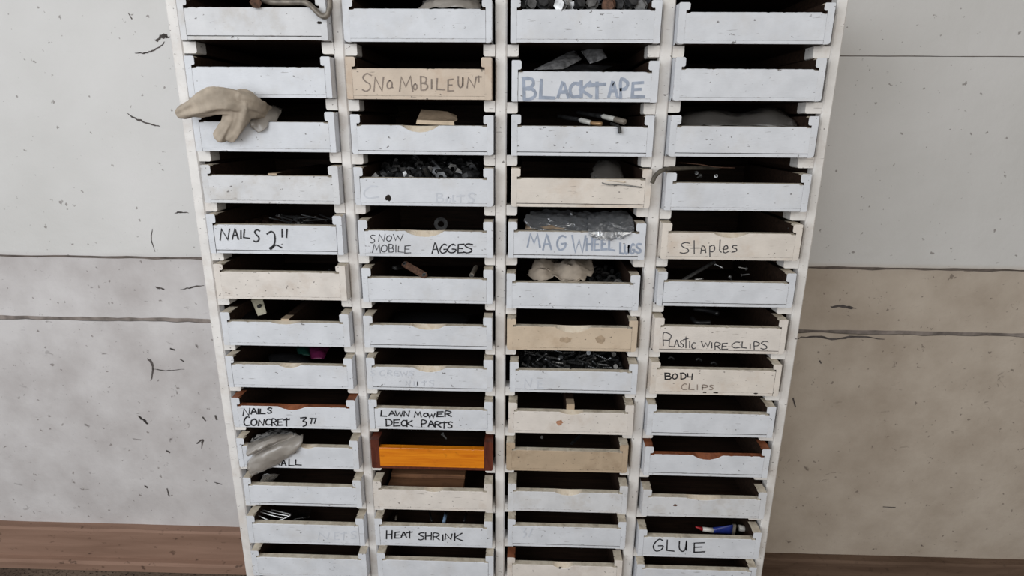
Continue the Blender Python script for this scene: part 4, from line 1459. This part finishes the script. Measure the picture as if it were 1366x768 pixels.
tag(sheet('dark_rag', [P3((352, 632, .0), (362, 632, .0), (374, 632, .01)), P3((348, 640, .006), (356, 640, .01), (366, 640, .02)), P3((344, 648, .012), (349, 648, .016), (356, 648, .03))], [SMOKE], amp=.002, seed=15), 'smoky tail of plastic trailing below the printed bag', 'bag')

scatter(screw(.017, .0017, ZINC, 'screw'), [at(593, 582, .07)], 'single bright screw in the orange drawer', 'screw', None, lambda: (0, 1.0, .5))
q = MB(); q.ring(at(723, 583, .06), (0, -.7, .7), .003, .001, .003, 12)
tag(q.link('bright_nut', [ZINC]), 'tiny shiny nut in the bare tan drawer', 'nut')
slat('steel_strip', at(762, 592, .05), at(775, 580, .09), .006, .002, DSTEEL, 'short dark steel strip in the bare tan drawer', 'strip')

# board lying in the drawer below the orange one
bx = MB()
Dz = zz(MEAS[10][1][3])
bx.box(-.225, -.075, .05, .20, Dz + .034, Dz + .048, 0)
bx.box(-.225, -.075, .013, .048, Dz + .022, Dz + .040, 0)
tag(bx.link('wooden_board', [BROWNB]), 'brown wooden board lying in the drawer below the orange one', 'board')

# bundle of wires
for i, (p0, p1, p2) in enumerate((((334, 682, .022), (350, 690, .016), (364, 696, .012)), ((340, 680, .03), (358, 686, .024), (378, 691, .018)), ((350, 680, .035), (368, 685, .026), (386, 688, .02)), ((362, 680, .04), (376, 683, .03), (388, 686, .022)), ((388, 687, .02), (380, 691, .017), (370, 695, .013)))):
    q = MB(); q.tube(spline(P3(p0, p1, p2)), .0014, 8)
    tag(q.link('bent_wire', [ZINC], smooth=True), 'thin bright wire of the bundle in the drawer left of HEAT SHRINK', 'wire', 'bundle of wires')
packet('plastic_sleeve', None, P3((382, 694, .03), (412, 690, .03), (416, 679, .10), (378, 679, .10)), .003, SMOKE, 'smoky plastic sleeve beside the wire bundle', 'packet', 17)

# heat shrink tubes
for (a_, b_, c_, d_, mt, lb) in ((592, 696, 595, 684, PALEBL, 'pale blue shrink tube standing in the HEAT SHRINK drawer'), (528, 693, 529, 684, GREYROD, 'thin grey shrink tube at the left of the HEAT SHRINK drawer'), (619, 695, 622, 685, BLACK, 'black shrink tube at the right of the HEAT SHRINK drawer'), (576, 695, 573, 684, BLACK, 'black shrink tube beside the pale blue one')):
    q = MB(); q.tube([at(a_, b_, .03), at(c_, d_, .075)], .0034 if mt is PALEBL else .0022, 12)
    tag(q.link('shrink_tube', [mt], smooth=True), lb, 'tube')

# glue tube and cap
e = empty('glue_tube', at(955, 707, .03))
tip, neck, sh, body, end = at(928, 702.5, .03), at(937, 705.5, .03), at(951, 707.2, .03), at(954, 707, .03), at(977, 706, .032)
L = e.location
q = MB(); q.tube([tip - L, neck - L], [.0012, .0042], 12); q.link('red_tip', [RED], parent=e, smooth=True)
q = MB(); q.tube([neck - L, sh - L], [.0042, .0052], 12); q.link('nozzle', [WHITEPL], parent=e, smooth=True)
q = MB()
d = (end - sh)
n = 14
for i in range(7):
    k = i / 6
    p = sh + d * k - L
    a_, b2 = .006 + .0055 * k, .006 - .0042 * k
    for j in range(n):
        th_ = 6.2832 * j / n
        q.v.append(p + Vector((0, math.cos(th_) * b2 * .8, math.sin(th_) * a_)))
for i in range(6):
    for j in range(n):
        q.f.append((i * n + j, i * n + (j + 1) % n, (i + 1) * n + (j + 1) % n, (i + 1) * n + j)); q.m.append(0)
q.f += [tuple(range(n)), tuple(6 * n + j for j in range(n))]; q.m += [0, 0]
q.link('tube_body', [BLUE], parent=e, smooth=True)
q = MB(); ee = end - L
q.box(ee.x, ee.x + .006, ee.y - .002, ee.y + .002, ee.z - .0115, ee.z + .0115, 0); q.link('crimped_end', [GREYROD], parent=e)
tag(e, 'blue glue tube with white nozzle and red tip in the GLUE drawer', 'glue tube')
q = MB()
p0 = at(989, 704, .045)
q.tube([p0 + Vector((-.006, 0, 0)), p0 + Vector((-.005, 0, 0)), p0 + Vector((.005, -.001, -.001)), p0 + Vector((.006, -.001, -.001))], [.0055, .0065, .0065, .0055], 12)
tag(q.link('white_cap', [WHITEPL], smooth=True), 'white plastic cap beside the blue glue tube', 'cap')
